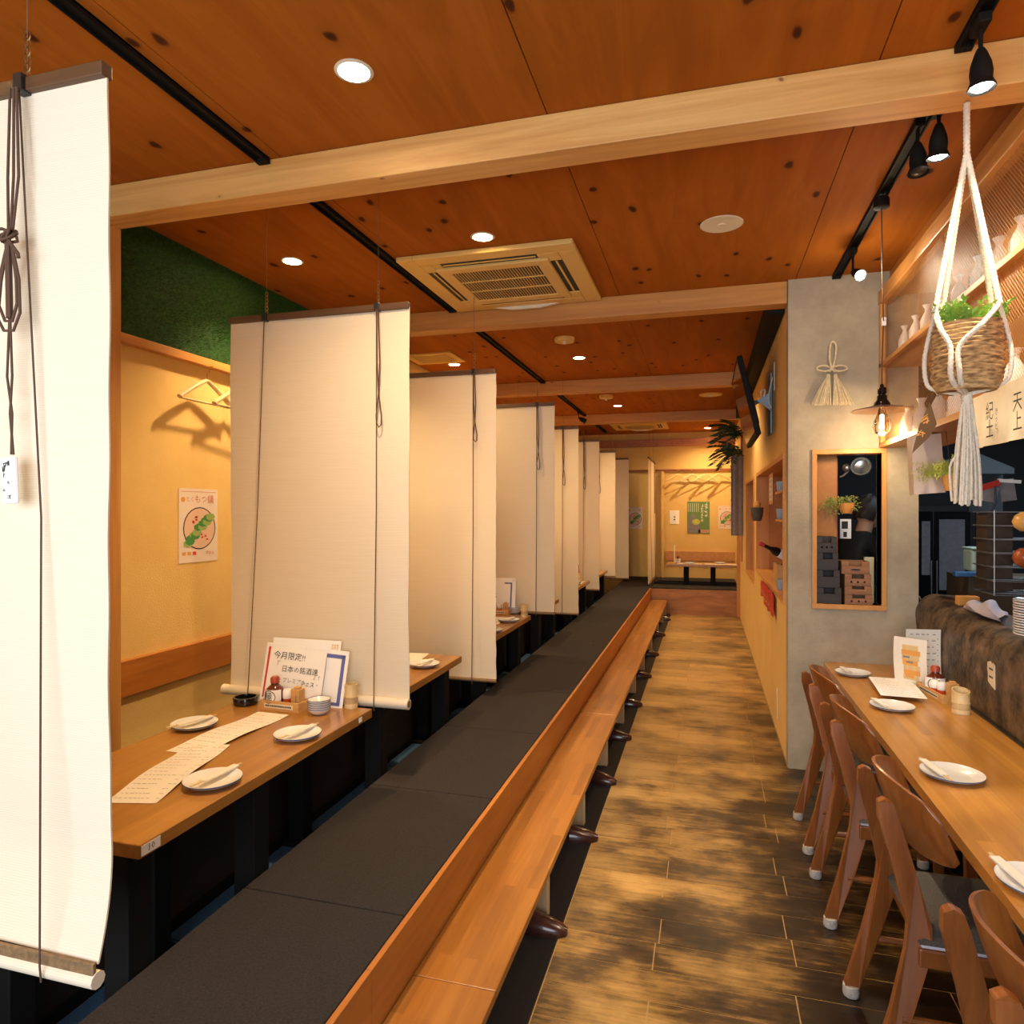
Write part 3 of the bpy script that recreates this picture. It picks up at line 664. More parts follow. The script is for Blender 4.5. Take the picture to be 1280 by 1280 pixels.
def slipper(x, yv, label, rz=0):
    t = thing('slipper', (x, yv, 0.001), label, 'slipper', 'brown slippers under the step bench', rz=rz)
    sole = [(0.13*math.cos(a)*(1.0), 0.045*math.sin(a)*(1.0+0.12*math.cos(a))) for a in [i*math.pi/10 for i in range(20)]]
    MB().prism(sole, lambda a, b_: Vector((a, b_, 0)), lambda a, b_: Vector((a, b_, 0.018))).build('sole', 'slipper', t, bevel=0.004)
    def f(u, v):
        a = math.pi*u; x_ = -0.01+0.138*v; k = math.sqrt(max(0, 1-((x_-0.0)/0.136)**2)) if x_ > 0.0 else 1
        return (x_, -0.047*math.cos(a)*k, 0.014+(0.052-0.018*v)*math.sin(a)*max(k, .1))
    MB().grid(f, 12, 8).build('upper', 'slipper', t)
    return t
sl = ['second', 'third', 'fourth', 'fifth', 'sixth', 'seventh', 'eighth', 'ninth', 'tenth', 'farthest']
for i, yv in enumerate([1.72, 2.55, 3.30, 4.05, 4.85, 5.7, 6.7, 7.75, 9.0, 10.35]):
    slipper(-0.635, yv, 'dark brown slipper poking out from under the bench, %s from the front' % (['nearest']+sl[:8]+['farthest'])[i], rz=R(random.uniform(-12, 12)))

# ================================================================== THE COUNTER
ctz = 0.68
t = thing('bar_counter', (0.95, 1.6, 0), 'long glossy light wooden counter top along the dark plaster bar', 'counter')
yA, yB = -1.5-1.6, YC-0.002-1.6
def cpoly(): 
    return [(-0.26, yA), (0.253, yA), (0.253, yB), (-0.20, yB), (-0.235, yB-0.012), (-0.26, yB-0.05)]
MB().prism(cpoly(), lambda a, b_: Vector((a, b_, ctz-0.036)), lambda a, b_: Vector((a, b_, ctz))).build('counter_top', 'counter', t, bevel=0.003)
for yv in (-1.2, 0.2, 1.9, 2.9):
    MB().box(0.10, 0.20, yv-0.04, yv+0.04, 0.0, ctz-0.036).build('counter_leg', 'black', t)
MB().box(0.235, 0.2535, yA, yB, ctz, ctz+0.006).build('edge_strip', 'darksteel', t)

# chairs
def make_chair(yc, label, rz=0):
    t = thing('dining_chair', (0.46, yc, 0), label, 'chair', 'wooden chairs along the counter', rz=rz)
    # side profile of a rear leg running up into the back post (x forward, z up)
    out = [(-0.022, 0.03), (0.022, 0.03), (0.085, 0.22), (0.135, 0.40), (0.135, 0.46), (0.100, 0.60), (0.062, 0.735), (0.048, 0.775), (0.028, 0.785), (0.010, 0.775), (0.010, 0.73), (0.045, 0.60), (0.075, 0.46), (0.070, 0.40), (0.030, 0.22)]
    for s in (-1, 1):
        def yo(z): 
            return s*(0.185-0.055*min(1, max(0, (z-0.35)/0.42)))
        m = MB()
        # strip of quads so the section follows the lean
        m.prism(out, lambda a, b_: Vector((a, yo(b_)-0.0135, b_)), lambda a, b_: Vector((a, yo(b_)+0.0135, b_)))
        lg = m.build('rear_leg', 'chair', t, bevel=0.007, seg=3)
        MB().lathe([(0.0, 0.0), (0.024, 0.002), (0.026, 0.012), (0.025, 0.036), (0.022, 0.038)], (0.0, s*0.185, 0.0), 12).build('felt_cap', 'white_felt', lg)
        fl_ = [(0.462, 0.03), (0.492, 0.03), (0.490, 0.41), (0.450, 0.41)]
        lg = MB().prism(fl_, lambda a, b_: Vector((a, s*0.185-0.017, b_)), lambda a, b_: Vector((a, s*0.185+0.017, b_))).build('front_leg', 'chair', t, bevel=0.006)
        MB().lathe([(0.0, 0.0), (0.024, 0.002), (0.026, 0.012), (0.025, 0.036), (0.022, 0.038)], (0.477, s*0.185, 0.0), 12).build('felt_cap', 'white_felt', lg)
        MB().tube([(0.06, s*0.186, 0.20), (0.475, s*0.186, 0.20)], 0.011, 8).build('stretcher', 'chair', t)
        MB().box(0.10, 0.475, s*0.185-0.013, s*0.185+0.013, 0.355, 0.405).build('seat_rail', 'chair', t, bevel=0.004)
    MB().box(0.12, 0.145, -0.17, 0.17, 0.355, 0.405).build('seat_rail', 'chair', t, bevel=0.003)
    MB().box(0.455, 0.475, -0.17, 0.17, 0.355, 0.405).build('seat_rail', 'chair', t, bevel=0.003)
    MB().box(0.105, 0.495, -0.195, 0.195, 0.406, 0.418).build('seat_board', 'cloth', t, bevel=0.005)
    def cu(u, v):
        x = 0.300+0.200*(2*u-1)
        yy2 = 0.200*(2*v-1)
        e = (1-abs(2*u-1)**5)*(1-abs(2*v-1)**5)
        return (x, yy2, 0.420+0.036*max(0, e)**0.5)
    MB().grid(cu, 14, 14, thick=(0, 0, -0.001)).build('seat_cushion', 'cushion', t)
    # curved plywood back: sides wrap forward, top edge dips towards the sides
    def bp(u, v):
        q = 2*u-1
        zt_ = 0.838-0.045*abs(q)**2.2-0.035*max(0, (abs(q)-0.86)/0.14)**2
        zb_ = 0.615+0.02*abs(q)**3+0.02*max(0, (abs(q)-0.86)/0.14)**2
        z = zb_+(zt_-zb_)*v
        x = 0.040+(0.80-z)*0.40+0.085*abs(q)**2.0 - 0.02*math.sin(math.pi*v)*(abs(q) < .99)*.4
        return (x+0.002, 0.205*q, z)
    MB().grid(bp, 22, 10, thick=(0.011, 0, 0)).build('back_panel', 'chair', t, bevel=0.002)
    return t
M['white_felt'] = plain('white_felt', (0.42, 0.38, 0.34), 0.95, var=0.3, vscale=90)
make_chair(3.65, 'wooden chair with curved plywood back farthest down the counter, by the pillar')
make_chair(3.06, 'second farthest bent-leg wooden chair, tucked under the counter')
make_chair(2.30, 'wooden chair with grey seat cushion in front, facing the large plate')
make_chair(1.48, 'nearest wooden chair, cut off by the bottom right corner of the view')

# ================================================================== TABLEWARE
def plate(p, label, r=0.088, group='round white plates set on the tables'):
    t = thing('plate', p, label, 'plate', group)
    MB().lathe([(0.0, 0.006), (r*.55, 0.006), (r*.62, 0.008), (r*.92, 0.017), (r, 0.021), (r*1.0, 0.018), (r*.93, 0.012), (r*.66, 0.003), (r*.6, 0.0), (0.0, 0.0)], n=36).build('dish', 'white', t)
    MB().lathe([(r*.985, 0.0155), (r*1.004, 0.0185), (r*1.004, 0.0205), (r*.98, 0.0165)], n=36, cap=False).build('blue_rim', 'blueglaze', t)
    return t
def chopsticks(p, ang, label, L=0.21, sleeve=True, tilt=0.0):
    t = thing('chopsticks', p, label, 'chopsticks', 'wrapped chopsticks laid across the plates', rz=ang)
    MB().box(-L/2, L/2, -0.0048, -0.0006, 0, 0.004).box(-L/2, L/2, 0.0006, 0.0048, 0, 0.004).build('sticks', 'bamboo', t, bevel=0.001)
    if sleeve: MB().box(-L/2+0.045, L/2-0.02, -0.013, 0.013, -0.0006, 0.0048).build('paper_sleeve', 'paper', t, bevel=0.0005)
    return t
def sheet(p, ang, w, h, label, lines=9, amp=0.008, group='paper menu sheets lying on the tables', name='menu_sheet', mat='paper', seed=1, waves=1.2, ttl=True, lift=0.0):
    t = thing(name, p, label, 'menu', group, rz=ang)
    def zf(v): return 0.001+amp*(0.5-0.5*math.cos(v*math.pi*2*waves))*(1 if amp else 0)+lift*v*v
    MB().grid(lambda u, v: (w*(u-.5), h*(v-.5), zf(v)), 2, 24, thick=(0, 0, -0.0004)).build('page', mat, t)
    rr = random.Random(seed); m = MB()
    for i in range(lines):
        v0 = 1-(i+1)/(lines+1.0); x = -w*.42; red = (i == 0 or i == lines//3) and ttl
        m.mi = 1 if red else 0
        end = w*rr.uniform(-.05, .25) if not red else -w*.1
        while x < w*.42:
            l = rr.uniform(.006, .014); 
            if x < end or x > w*.28:
                hh = (0.0042 if red else 0.0026)
                vv0, vv1 = v0, v0+hh/h
                m.quad((x, h*(vv0-.5), zf(vv0)+.0006), (x+l, h*(vv0-.5), zf(vv0)+.0006), (x+l, h*(vv1-.5), zf(vv1)+.0006), (x, h*(vv1-.5), zf(vv1)+.0006))
            x += l+rr.uniform(.002, .006)
    m.build('print_lines', ['inkgrey', 'inkorange'], t)
    return t
T = 0.7405
p = atZ(243, 909, T); plate(p, 'white plate on the far side of the nearest table, near the wall')
chopsticks(p+Vector((-0.01, 0, 0.0215)), R(72), 'chopsticks on the plate nearest the left wall')
p = atZ(372, 922, T); plate(p, 'white plate beside the stack of small saucers on the nearest table')
chopsticks(p+Vector((0.0, 0.01, 0.0215)), R(80), 'chopsticks across the plate beside the saucer stack')
p = atZ(266, 980, T); plate(p, 'white plate nearest the camera on the table numbered 10')
chopsticks(p+Vector((0.0, 0.02, 0.0215)), R(84), 'chopsticks across the nearest plate of the table numbered 10')
p = atZ(530, 833, T); plate(p, 'white plate on the second table, cut by the blind in front')
chopsticks(p+Vector((0.0, 0.01, 0.0215)), R(80), 'chopsticks on the second table right of the wide blind')
p = atZ(636, 777, T); plate(p, 'white plate in front of the bamboo cup on the third table')
chopsticks(p+Vector((0, 0, .0215)), R(80), 'chopsticks on the plate in front of the third table bamboo cup')
p = atZ(614, 790, T); plate(p, 'white plate on the third table half hidden by the third blind')
chopsticks(p+Vector((0.0, 0, .0215)), R(84), 'chopsticks on the half hidden plate of the third table')
p = atZ(741, 721, T); plate(p, 'white plate alone near the end of the left row of tables', r=0.08)
p = atZ(862, 704.5, T); plate(p, 'left one of the two white plates on the far table')
p = atZ(900, 704.5, T); plate(p, 'right one of the two white plates on the far table')
# paper menus on table one: two wavy sheets overlapping
pa, pb = atZ(158, 1000, T), atZ(245, 938, T)
sheet(((pa+pb)/2)+Vector((0.02, 0.02, 0)), math.atan2((pb-pa).y, (pb-pa).x)-R(90), 0.155, 0.50, 'long printed paper menu nearest the white blind on the table numbered 10', 15, 0.010)
pa, pb = atZ(252, 932, T), atZ(325, 900, T)
sheet(((pa+pb)/2)+Vector((0, 0.0, 0.0)), math.atan2((pb-pa).y, (pb-pa).x)-R(90), 0.155, 0.50, 'printed paper menu reaching towards the condiment tray on the first table', 12, 0.008, seed=4)
sheet(atZ(522, 824, T)+Vector((-.05, 0, 0)), R(10), 0.16, 0.3, 'paper menu edge showing on the second table', 8, 0.004, seed=6)
sheet(atZ(622, 776, T)+Vector((-.05, 0.0, 0)), R(10), 0.16, 0.34, 'paper menu lying on the third table before the condiment tray', 8, 0.004, seed=8)
sheet(atZ(722, 728, T)+Vector((0, 0.0, 0)), R(0), 0.16, 0.34, 'paper menu lying on the low table behind the fifth blind', 8, 0.004, seed=9)
o = sheet((0.22, 11.72, T), R(86), 0.15, 0.5, 'long paper menu lying across the front of the far table, right half', 8, 0.003, seed=10)
o = sheet((-0.27, 11.72, T), R(92), 0.15, 0.4, 'paper menu lying across the front of the far table, left half', 8, 0.003, seed=11)

def ashtray(p, label):
    t = thing('ashtray', p, label, 'ashtray', 'black ashtrays')
    MB().lathe([(0.0, 0.0), (0.046, 0.0), (0.052, 0.004), (0.054, 0.030), (0.052, 0.034), (0.045, 0.034), (0.042, 0.012), (0.0, 0.010)], n=28).build('bowl', 'black_gloss', t)
M['black_gloss'] = plain('glossy_black_glass', (0.006, 0.006, 0.007), 0.12, coat=0.5)
def soy_bottle(p, label, rz=0, s=1.22):
    t = thing('soy_sauce_bottle', p, label, 'bottle', 'soy sauce bottles', rz=rz)
    MB().lathe([(0.0, 0), (0.030*s, 0), (0.034*s, 0.006), (0.034*s, 0.050*s), (0.028*s, 0.066*s), (0.014*s, 0.078*s), (0.013*s, 0.088*s), (0, 0.088*s)], n=20).build('body', 'soy', t)
    MB().lathe([(0.016*s, 0.084*s), (0.0165*s, 0.100*s), (0.012*s, 0.106*s), (0, 0.107*s)], n=16).build('cap', 'redcap', t)
    lb = MB().grid(lambda u, v: (0.0347*s*math.sin((u-.5)*2.6), -0.0347*s*math.cos((u-.5)*2.6), 0.010+0.056*s*v), 14, 1).build('paper_label', 'paperw', t)
    m = MB()
    m.tube([(0.022*s*math.sin(a), -0.0352*s-0.0006+0.0075*s*(math.sin(a)**2)*1.0, 0.040*s+0.022*s*math.cos(a)) for a in [i*math.pi/10 for i in range(20)]], 0.0013*s, 4, closed=True)
    m.text('極', 0.032*s, (0, -0.0362*s-.0006, 0.040*s), (1, 0, 0), (0, 0, 1))
    m.build('label_mark', 'ink', lb)
    return t
def chili_jar(p, label):
    t = thing('spice_jar', p, label, 'jar', 'red spice jars with white lids')
    MB().lathe([(0, 0), (0.017, 0), (0.018, 0.003), (0.018, 0.040), (0, 0.040)], n=16).build('jar', 'chili', t)
    MB().lathe([(0.0185, 0.040), (0.0195, 0.042), (0.0195, 0.070), (0.016, 0.078), (0, 0.079)], n=16).build('lid', 'paperw', t)
def toothpick_box(p, label, rz=0):
    t = thing('wooden_box', p, label, 'box', 'small pale wooden toothpick boxes', rz=rz)
    MB().box(-0.022, 0.022, -0.020, 0.020, 0, 0.085).build('box', 'palewood', t, bevel=0.002)
    MB().box(-0.012, 0.012, -0.012, 0.012, 0.085, 0.094).build('lid_knob', 'palewood', t, bevel=0.001)
    m = MB().box(0.002, 0.008, -0.0208, -0.0202, 0.02, 0.06); m.box(-0.014, -0.011, -0.0208, -0.0202, 0.05, 0.053)
    m.build('box_mark', 'inkgrey', t)
def tray(p, label, rz=0, w=0.20, d=0.085):
    t = thing('condiment_tray', p, label, 'tray', 'wooden condiment trays', rz=rz)
    MB().box(-w/2, w/2, -d/2, d/2, 0, 0.008).build('bottom', 'palewood', t)
    for a in ((-w/2, w/2, -d/2, -d/2+.007), (-w/2, w/2, d/2-.007, d/2), (-w/2, -w/2+.007, -d/2+.007, d/2-.007), (w/2-.007, w/2, -d/2+.007, d/2-.007)):
        MB().box(*a, 0.008 if a[0] != -9 else 0, 0.042).build('side', 'palewood', t, bevel=0.001)
    lb = MB().box(-w*.38, w*.36, -d/2-0.0008, -d/2, 0.011, 0.031).build('paper_label', 'washi', t)
    m = MB(); x = -w*.34; rr = random.Random(2)
    while x < w*.32:
        l = rr.uniform(.003, .008); m.box(x, x+l, -d/2-.0014, -d/2-.0008, 0.018, 0.025); x += l+.0025
    m.build('label_writing', 'ink', lb)
    return t
def saucers(p, label, n=5):
    for k in range(n):
        t = thing('saucer', Vector(p)+Vector((0, 0, 0.0095*k)), label[k] if isinstance(label, list) else label, 'saucer', 'stacked blue-rimmed saucers')
        r = 0.048
        MB().lathe([(0, 0.005), (r*.6, 0.006), (r*.98, 0.024), (r, 0.025), (r*.99, 0.020), (r*.62, 0.001), (r*.5, 0.0), (0, 0.0)], n=24).build('dish', 'white', t)
        MB().lathe([(r*.985, 0.0232), (r*1.006, 0.0245), (r*1.0, 0.0265), (r*.975, 0.0248)], n=24, cap=False).build('blue_rim', 'blueglaze', t)
def bamboo_cup(p, label, h=0.105, r=0.029, slant=0.0):
    t = thing('bamboo_cup', p, label, 'cup', 'bamboo toothpick and skewer cups')
    prof = [(0.0, 0.0), (r, 0), (r*1.02, h*.16), (r*.96, h*.19), (r, h*.22), (r*1.0, h*.46), (r*1.05, h*.48), (r*.98, h*.51), (r*.99, h), (r*.84, h), (r*.82, h*.3), (0, h*.3)]
    m = MB(); m.lathe(prof, n=24)
    if slant: m.v = [(x, y_, z+(slant*(y_) if z > h*.9 else 0)) for x, y_, z in m.v]
    m.build('cup_body', 'bamboo', t)
def table_set(base, rz, tag_, full=True, sgn=True):
    """tray with bottle, jar, box; saucers; cup; all beside each other. base = tray centre on the table"""
    Rz = Matrix.Rotation(rz, 3, 'Z'); b = Vector(base)
    tray(b, 'pale wooden condiment tray %s' % tag_, rz)
    soy_bottle(b+Rz @ Vector((-0.052, -0.0, 0.0085)), 'soy sauce bottle with brush-lettered label in the tray %s' % tag_, rz)
    chili_jar(b+Rz @ Vector((0.012, 0, 0.0085)), 'red spice jar with white lid in the tray %s' % tag_)
    toothpick_box(b+Rz @ Vector((0.066, 0.0, 0.0085)), 'small tall wooden box in the tray %s' % tag_, rz)
p0 = atZ(352, 888, T)
table_set((p0.x, p0.y+0.025, T), R(-3), 'on the nearest low table')
ashtray(atZ(307, 880, T), 'round glossy black ashtray left of the tray on the first low table')
lab = ['blue-rimmed white saucer, %s of the stack on the nearest low table' % s for s in ('lowest', 'second from bottom', 'middle', 'second from top', 'topmost')]
saucers(atZ(399, 892, T), lab)
bamboo_cup(atZ(436, 886, T)+Vector((0, 0.02, 0)), 'pale bamboo cup at the end of the nearest low table')
# the sign boards leaning on the blind
def board(name, c, w, h, lean, rz, label, items, cat='sign', t_=0.004, mat='paperw', roll=0, group=None):
    """board standing on its lower edge at c, facing -Y before rz; items = list of (kind, colour index, data) in board coordinates (x right, z up)"""
    t = thing(name, c, label, cat, group)
    t.rotation_euler = Euler((R(-lean), R(roll), rz), 'XYZ')
    body = MB().box(-w/2, w/2, 0, t_, 0, h).build('sheet', mat, t, bevel=0.0006)
    m = MB(); mats = ['ink', 'inkred', 'inkblue', 'inkorange', 'leaf', 'inkgrey', 'paper', 'leafy', 'skin', 'greycloth', 'white']
    for it in items:
        m.mi = it[1]
        if it[0] == 'r':
            x0, x1, z0, z1 = it[2]; e = it[3] if len(it) > 3 else 0.0004
            m.quad((x0, -e, z0), (x1, -e, z0), (x1, -e, z1), (x0, -e, z1))
        elif it[0] == 't':
            s, size, x, z, vert = it[2]; m.text(s, size, (x, -0.0013, z), (1, 0, 0), (0, 0, 1), vertical=vert)
        elif it[0] == 's':
            x, z, sz_ = it[2]; scribble(m, x, z, sz_, -0.0013, int(x*997+z*313) % 977)
        elif it[0] == 'p':
            m.add([(x, -it[3], z) for x, z in it[2]], [tuple(range(len(it[2])))])
    if items: m.build('print', mats, t)
    return t
pb = atZ(378, 872, T)
lean = 12
yb = 2.70
def dx(u): return atY(u, 870, yb).x
xs0 = dx(380)
board('menu_sign', (xs0-0.01, 2.69, T), 0.35, 0.285, 10, R(0), 'back board of the sign group, its top edge rising above the handwritten sheet', [('r', 3, (0.13, 0.162, 0.238, 0.268)), ('r', 10, (0.133, 0.159, 0.241, 0.265), 0.0008), ('t', 3, ('中', 0.018, 0.146, 0.253, False))], group='menu boards leaning on the blind')
board('menu_sign', (xs0+0.085, 2.675, T), 0.24, 0.250, 10, R(0), 'white board with thick blue border leaning behind the handwritten sign', [('r', 2, (-0.09, 0.105, 0.215, 0.232)), ('r', 2, (0.088, 0.105, 0.02, 0.232)), ('r', 2, (-0.09, 0.105, 0.012, 0.026))], roll=3, group='menu boards leaning on the blind')
board('menu_sign', (xs0-0.11, 2.665, T), 0.20, 0.262, 10, R(0), 'white board with thick red border leaning at the left behind the handwritten sign', [('r', 1, (-0.088, -0.072, 0.02, 0.245)), ('r', 1, (-0.088, 0.0, 0.02, 0.036)), ('p', 1, [(-.078, .098), (-.068, .108), (-.052, .106), (-.046, .098), (-.054, .090), (-.068, .089)], .0008), ('p', 1, [(-.046, .098), (-.038, .107), (-.038, .089)], .0008)], roll=3, group='menu boards leaning on the blind')
blob = [(0.0+0.105*math.cos(a)*(1+.12*math.sin(3*a)), 0.150+0.075*math.sin(a)*(1+.1*math.cos(2*a))) for a in [i*math.pi/12 for i in range(24)]]
board('menu_sign', (xs0-0.035, 2.648, T+0.002), 0.285, 0.245, 11, R(0), 'handwritten white sign with Japanese lettering standing behind the condiment tray',
      [('t', 0, ('今月限定!!', 0.036, -0.04, 0.208, False)), ('t', 0, ('『', 0.03, -0.10, 0.170, False)), ('t', 0, ('日本の銘酒達', 0.031, 0.02, 0.152, False)), ('t', 0, ('』!', 0.026, 0.108, 0.132, False)), ('t', 5, ('・プレミアム・', 0.024, 0.0, 0.103, False)), ('t', 0, ('フェス・', 0.024, 0.08, 0.098, False)), ('t', 5, ('□', 0.026, 0.105, 0.028, False))], roll=3, group='menu boards leaning on the blind')

# third table set and sign
p0 = atZ(622, 768, T)
table_set((p0.x, p0.y+0.02, T), R(0), 'on the third low table')
saucers(atZ(641, 768, T)+Vector((0, .06, 0)), ['blue-rimmed white saucer, %s of the stack on the third low table' % s for s in ('lowest', 'second', 'third', 'topmost')], 4)
bamboo_cup(atZ(651, 771, T)+Vector((0.03, 0, 0)), 'pale bamboo cup on the third low table beside a menu board')
pc = atZ(628, 760, T)
board('menu_sign', (pc.x+0.03, 5.56, T), 0.34, 0.30, 9, 0, 'white menu board with blue bracket line on the third low table', [('r', 2, (0.125, 0.138, 0.03, 0.26)), ('r', 2, (0.07, 0.138, 0.25, 0.262)), ('t', 1, ('中', 0.018, 0.15, 0.278, False)), ('p', 7, [(-.10+.04*math.cos(a_), .19+.05*math.sin(a_)) for a_ in [i*.6283 for i in range(10)]], .0008), ('s', 5, (-.02, .13, .09)), ('s', 5, (-.06, .12, .08))], group='menu boards on the farther tables')
pc = atZ(718, 730, T)
board('menu_sign', (pc.x, 8.42, T), 0.05, 0.26, 6, R(70), 'thin pale menu card standing edge-on behind the fifth blind', [('r', 1, (-0.015, 0.015, 0.1, 0.2))], group='menu boards on the farther tables')
bamboo_cup(atZ(724, 727, T), 'pale bamboo cup on the low table behind the fifth blind')
saucers(atZ(721, 731, T), ['blue-rimmed white saucer on the low table behind the fifth blind, %s one' % s for s in ('lower', 'upper')], 2)
board('menu_sign', (-0.52, 11.95, T), 0.03, 0.30, 0, R(60), 'tall thin menu card standing on the left end of the far table', [], group='menu boards on the farther tables')
soy_bottle((-0.46, 11.8, T), 'soy sauce bottle standing on the left end of the far table')

# counter settings
C = ctz+0.0005
p = atZ(1066, 844, C); plate(p, 'white plate farthest along the counter', 0.092); chopsticks(p+Vector((-0.03, 0.03, .0215)), R(100), 'chopsticks over the edge of the farthest counter plate', L=0.17)
p = atZ(1115, 886, C); plate(p, 'white plate overlapping the paper menu on the counter', 0.095); chopsticks(p+Vector((-0.045, 0.0, .0215)), R(102), 'chopsticks on the counter plate that touches the paper menu', L=0.2)
p = atZ(1190, 972, C); plate(p, 'large white plate in the middle of the counter with lettering on its rim', 0.098); chopsticks(p+Vector((-0.05, 0.01, .0215)), R(100), 'chopsticks over the left side of the large counter plate', L=0.22)
p = atZ(1302, 1112, C); plate(p, 'white plate at the right edge of the view on the counter', 0.095); chopsticks(p+Vector((-0.05, 0.01, .0215)), R(100), 'chopsticks at the right edge of the view on the counter', L=0.22)
pa, pb2 = atZ(1118, 880, C), atZ(1112, 851, C)
sheet(((pa+pb2)/2)+Vector((0.02, 0, 0.024)), R(-4), 0.20, 0.40, 'white paper menu lying on the counter behind a plate', 11, 0.002, seed=20, mat='paperw')
rzc = R(90)
pt = atZ(1176, 868, C)
e1, e2 = atZ(1160, 860, C), atZ(1196, 886, C); b = (e1+e2)/2+Vector((-0.012, 0.02, 0))
tray(b, 'pale wooden condiment tray on the counter against the bar wall', R(-82), w=0.27, d=0.085)
soy_bottle(b+Vector((-0.0, 0.035, .0085)), 'soy sauce bottle in the counter tray', R(-20), 1.3)
chili_jar(b+Vector((0.0, -0.06, .0085)), 'red spice jar in the counter tray')
chili_jar(b+Vector((-0.018, -0.018, .0085)), 'white-lidded jar between bottle and red spice jar in the counter tray')
toothpick_box(b+Vector((0.035, -0.10, .0085)), 'small tall wooden box at the near end of the counter tray', R(8))
bamboo_cup(atZ(1203, 893, C)+Vector((0, 0.02, 0)), 'ringed bamboo cup with slanted mouth on the counter', 0.105, 0.037, slant=0.25)
p = atZ(1196, 882, C)+Vector((0.02, 0.07, 0)); plate(p, 'small white saucer behind the bamboo cup on the counter', 0.055)
ashtray(atZ(1132, 840, C)+Vector((0, 0, 0)), 'round black ashtray on the counter by the pillar')
# standing menu sheets on the counter
def curved_sheet(c, w, h, rz, label, bend, lines, art=None):
    t = thing('standing_menu', c, label, 'menu', 'paper menus standing on the counter', rz=rz)
    def f(u, v): return (w*(u-.5), bend*math.sin(v*2.4)*1.0+0.35*bend*(u-.5), h*v)
    MB().grid(f, 6, 14, thick=(0, 0.0006, 0)).build('page', 'paper', t)
    m = MB(); rr = random.Random(5)
    def q(u0, u1, v0, v1, e=0.0008):
        pts = [Vector(f(*k))+Vector((0, -e, 0)) for k in ((u0, v0), (u1, v0), (u1, v1), (u0, v1))]; m.quad(*pts)
    if art:
        for i in range(7):
            m.mi = 1 if i % 2 else 2; v0 = 0.16+i*0.1; q(0.28+0.03*math.sin(i), 0.78-0.04*math.cos(i*2), v0, v0+0.1)
        m.mi = 1; q(0.35, 0.6, 0.2, 0.26, 0.0014)
        m.mi = 0; q(0.3, 0.5, 0.6, 0.64, 0.0014); q(0.4, 0.6, 0.5, 0.54, 0.0014); q(0.5, 0.6, 0.07, 0.1)
    else:
        for r_ in range(lines):
            v0 = 0.9-r_*0.8/lines; m.mi = 0
            for k in range(5):
                u0 = 0.12+k*0.16+rr.uniform(-.01, .01)
                q(u0, u0+rr.uniform(.04, .10), v0, v0+0.016)
        for k in range(8): q(0.9, 0.93, 0.12+k*.1, 0.135+k*.1)
    m.build('print', ['inkgrey', 'inkorange', 'bamboo'], t)
    return t
curved_sheet((1.112, b.y+0.235, C), 0.175, 0.295, R(8), 'tall cream paper menu with rows of small text standing by the pillar', 0.012, 7)
curved_sheet((1.035, b.y+0.165, C), 0.165, 0.26, R(-36), 'curling paper menu with a brown food picture standing before the cream one', -0.025, 0, art=True)
# torn sticker on the bar wall
t = thing('wall_sticker', atX(1239, 842, 1.2025), 'torn beige paper sticker on the dark bar wall', 'sticker')
poly = [(-0.040, 0.045), (-0.01, 0.052), (0.0, 0.046), (0.018, 0.05), (0.036, 0.042), (0.038, -0.062), (0.0, -0.052), (-0.034, -0.040), (-0.036, 0.0), (-0.042, 0.01)]
MB().prism(poly, lambda a, b_: Vector((-0.001, -a, b_)), lambda a, b_: Vector((0.003, -a, b_))).build('paper_piece', 'washi', t)
m = MB()
for z in (0.02, -0.015):
    for k in range(4): m.box(-0.0018, -0.0012, 0.012-k*.011, 0.020-k*.011, z-0.004, z+0.004)
m.build('writing', 'ink', t)

# ================================================================== CEILING FITTINGS
def downlight(x, y, label, on=1.0, watts=None, glow='emit_warm'):
    t = thing('downlight', (x, y, CZ), label, 'ceiling light', 'recessed ceiling downlights')
    MB().lathe([(0.062, 0.0), (0.064, -0.003), (0.052, -0.006), (0.050, 0.0)], n=28).build('trim_ring', 'offwhite2', t)
    MB().lathe([(0.0, -0.0035), (0.051, -0.0035)], n=28).build('lamp', glow, t)
    if watts: light('SPOT', 'downlight_beam', (0, 0, -0.012), watts, WARM, t, size=0.045, spot=112 if x < -2 and y < 4 else 144, blend=0.75 if x < -2 and y < 4 else 1.0)
    return t
downlight(-1.114, 2.02, 'very bright downlight in front of the nearest beam', watts=125, glow='emit_spot')
downlight(-1.133, 3.42, 'bright downlight just in front of the ceiling air conditioner', watts=72)
downlight(-2.30, 3.45, 'bright downlight over the green grass wall', watts=95)
downlight(-1.15, 6.35, 'lit downlight between the second and third beams', watts=75)
downlight(-2.38, 6.30, 'downlight left of the far vent above the third blind', watts=80)
downlight(-1.165, 9.36, 'lit downlight between the third and fourth beams', watts=95)
downlight(-2.38, 9.36, 'downlight over the farther low tables, hidden by blinds', watts=85)
downlight(-1.17, 11.9, 'lit downlight beside the far air conditioner', watts=65)
downlight(0.02, 12.25, 'downlight throwing a warm pool on the far wall above the hangers', watts=110)
downlight(-2.30, 0.9, 'downlight over the first seats beside the nearest blind', watts=60)
downlight(-1.95, 5.02, 'added downlight, unseen behind the second beam above the third blind', watts=55)  # this and the next two: unseen lamps added to brighten the dim blinds
downlight(-1.95, 7.78, 'added downlight, unseen behind the third beam above the fifth blind', watts=55)
downlight(-1.95, 10.45, 'added downlight, unseen behind the fourth beam near the last blinds', watts=50)
downlight(0.02, 10.7, 'small downlight at the end of the aisle', watts=30)
light('SPOT', 'ceiling_beam_light', (0.03, 7.4, CZ-0.16), 50, WARM, size=0.06, spot=150, blend=0.9)
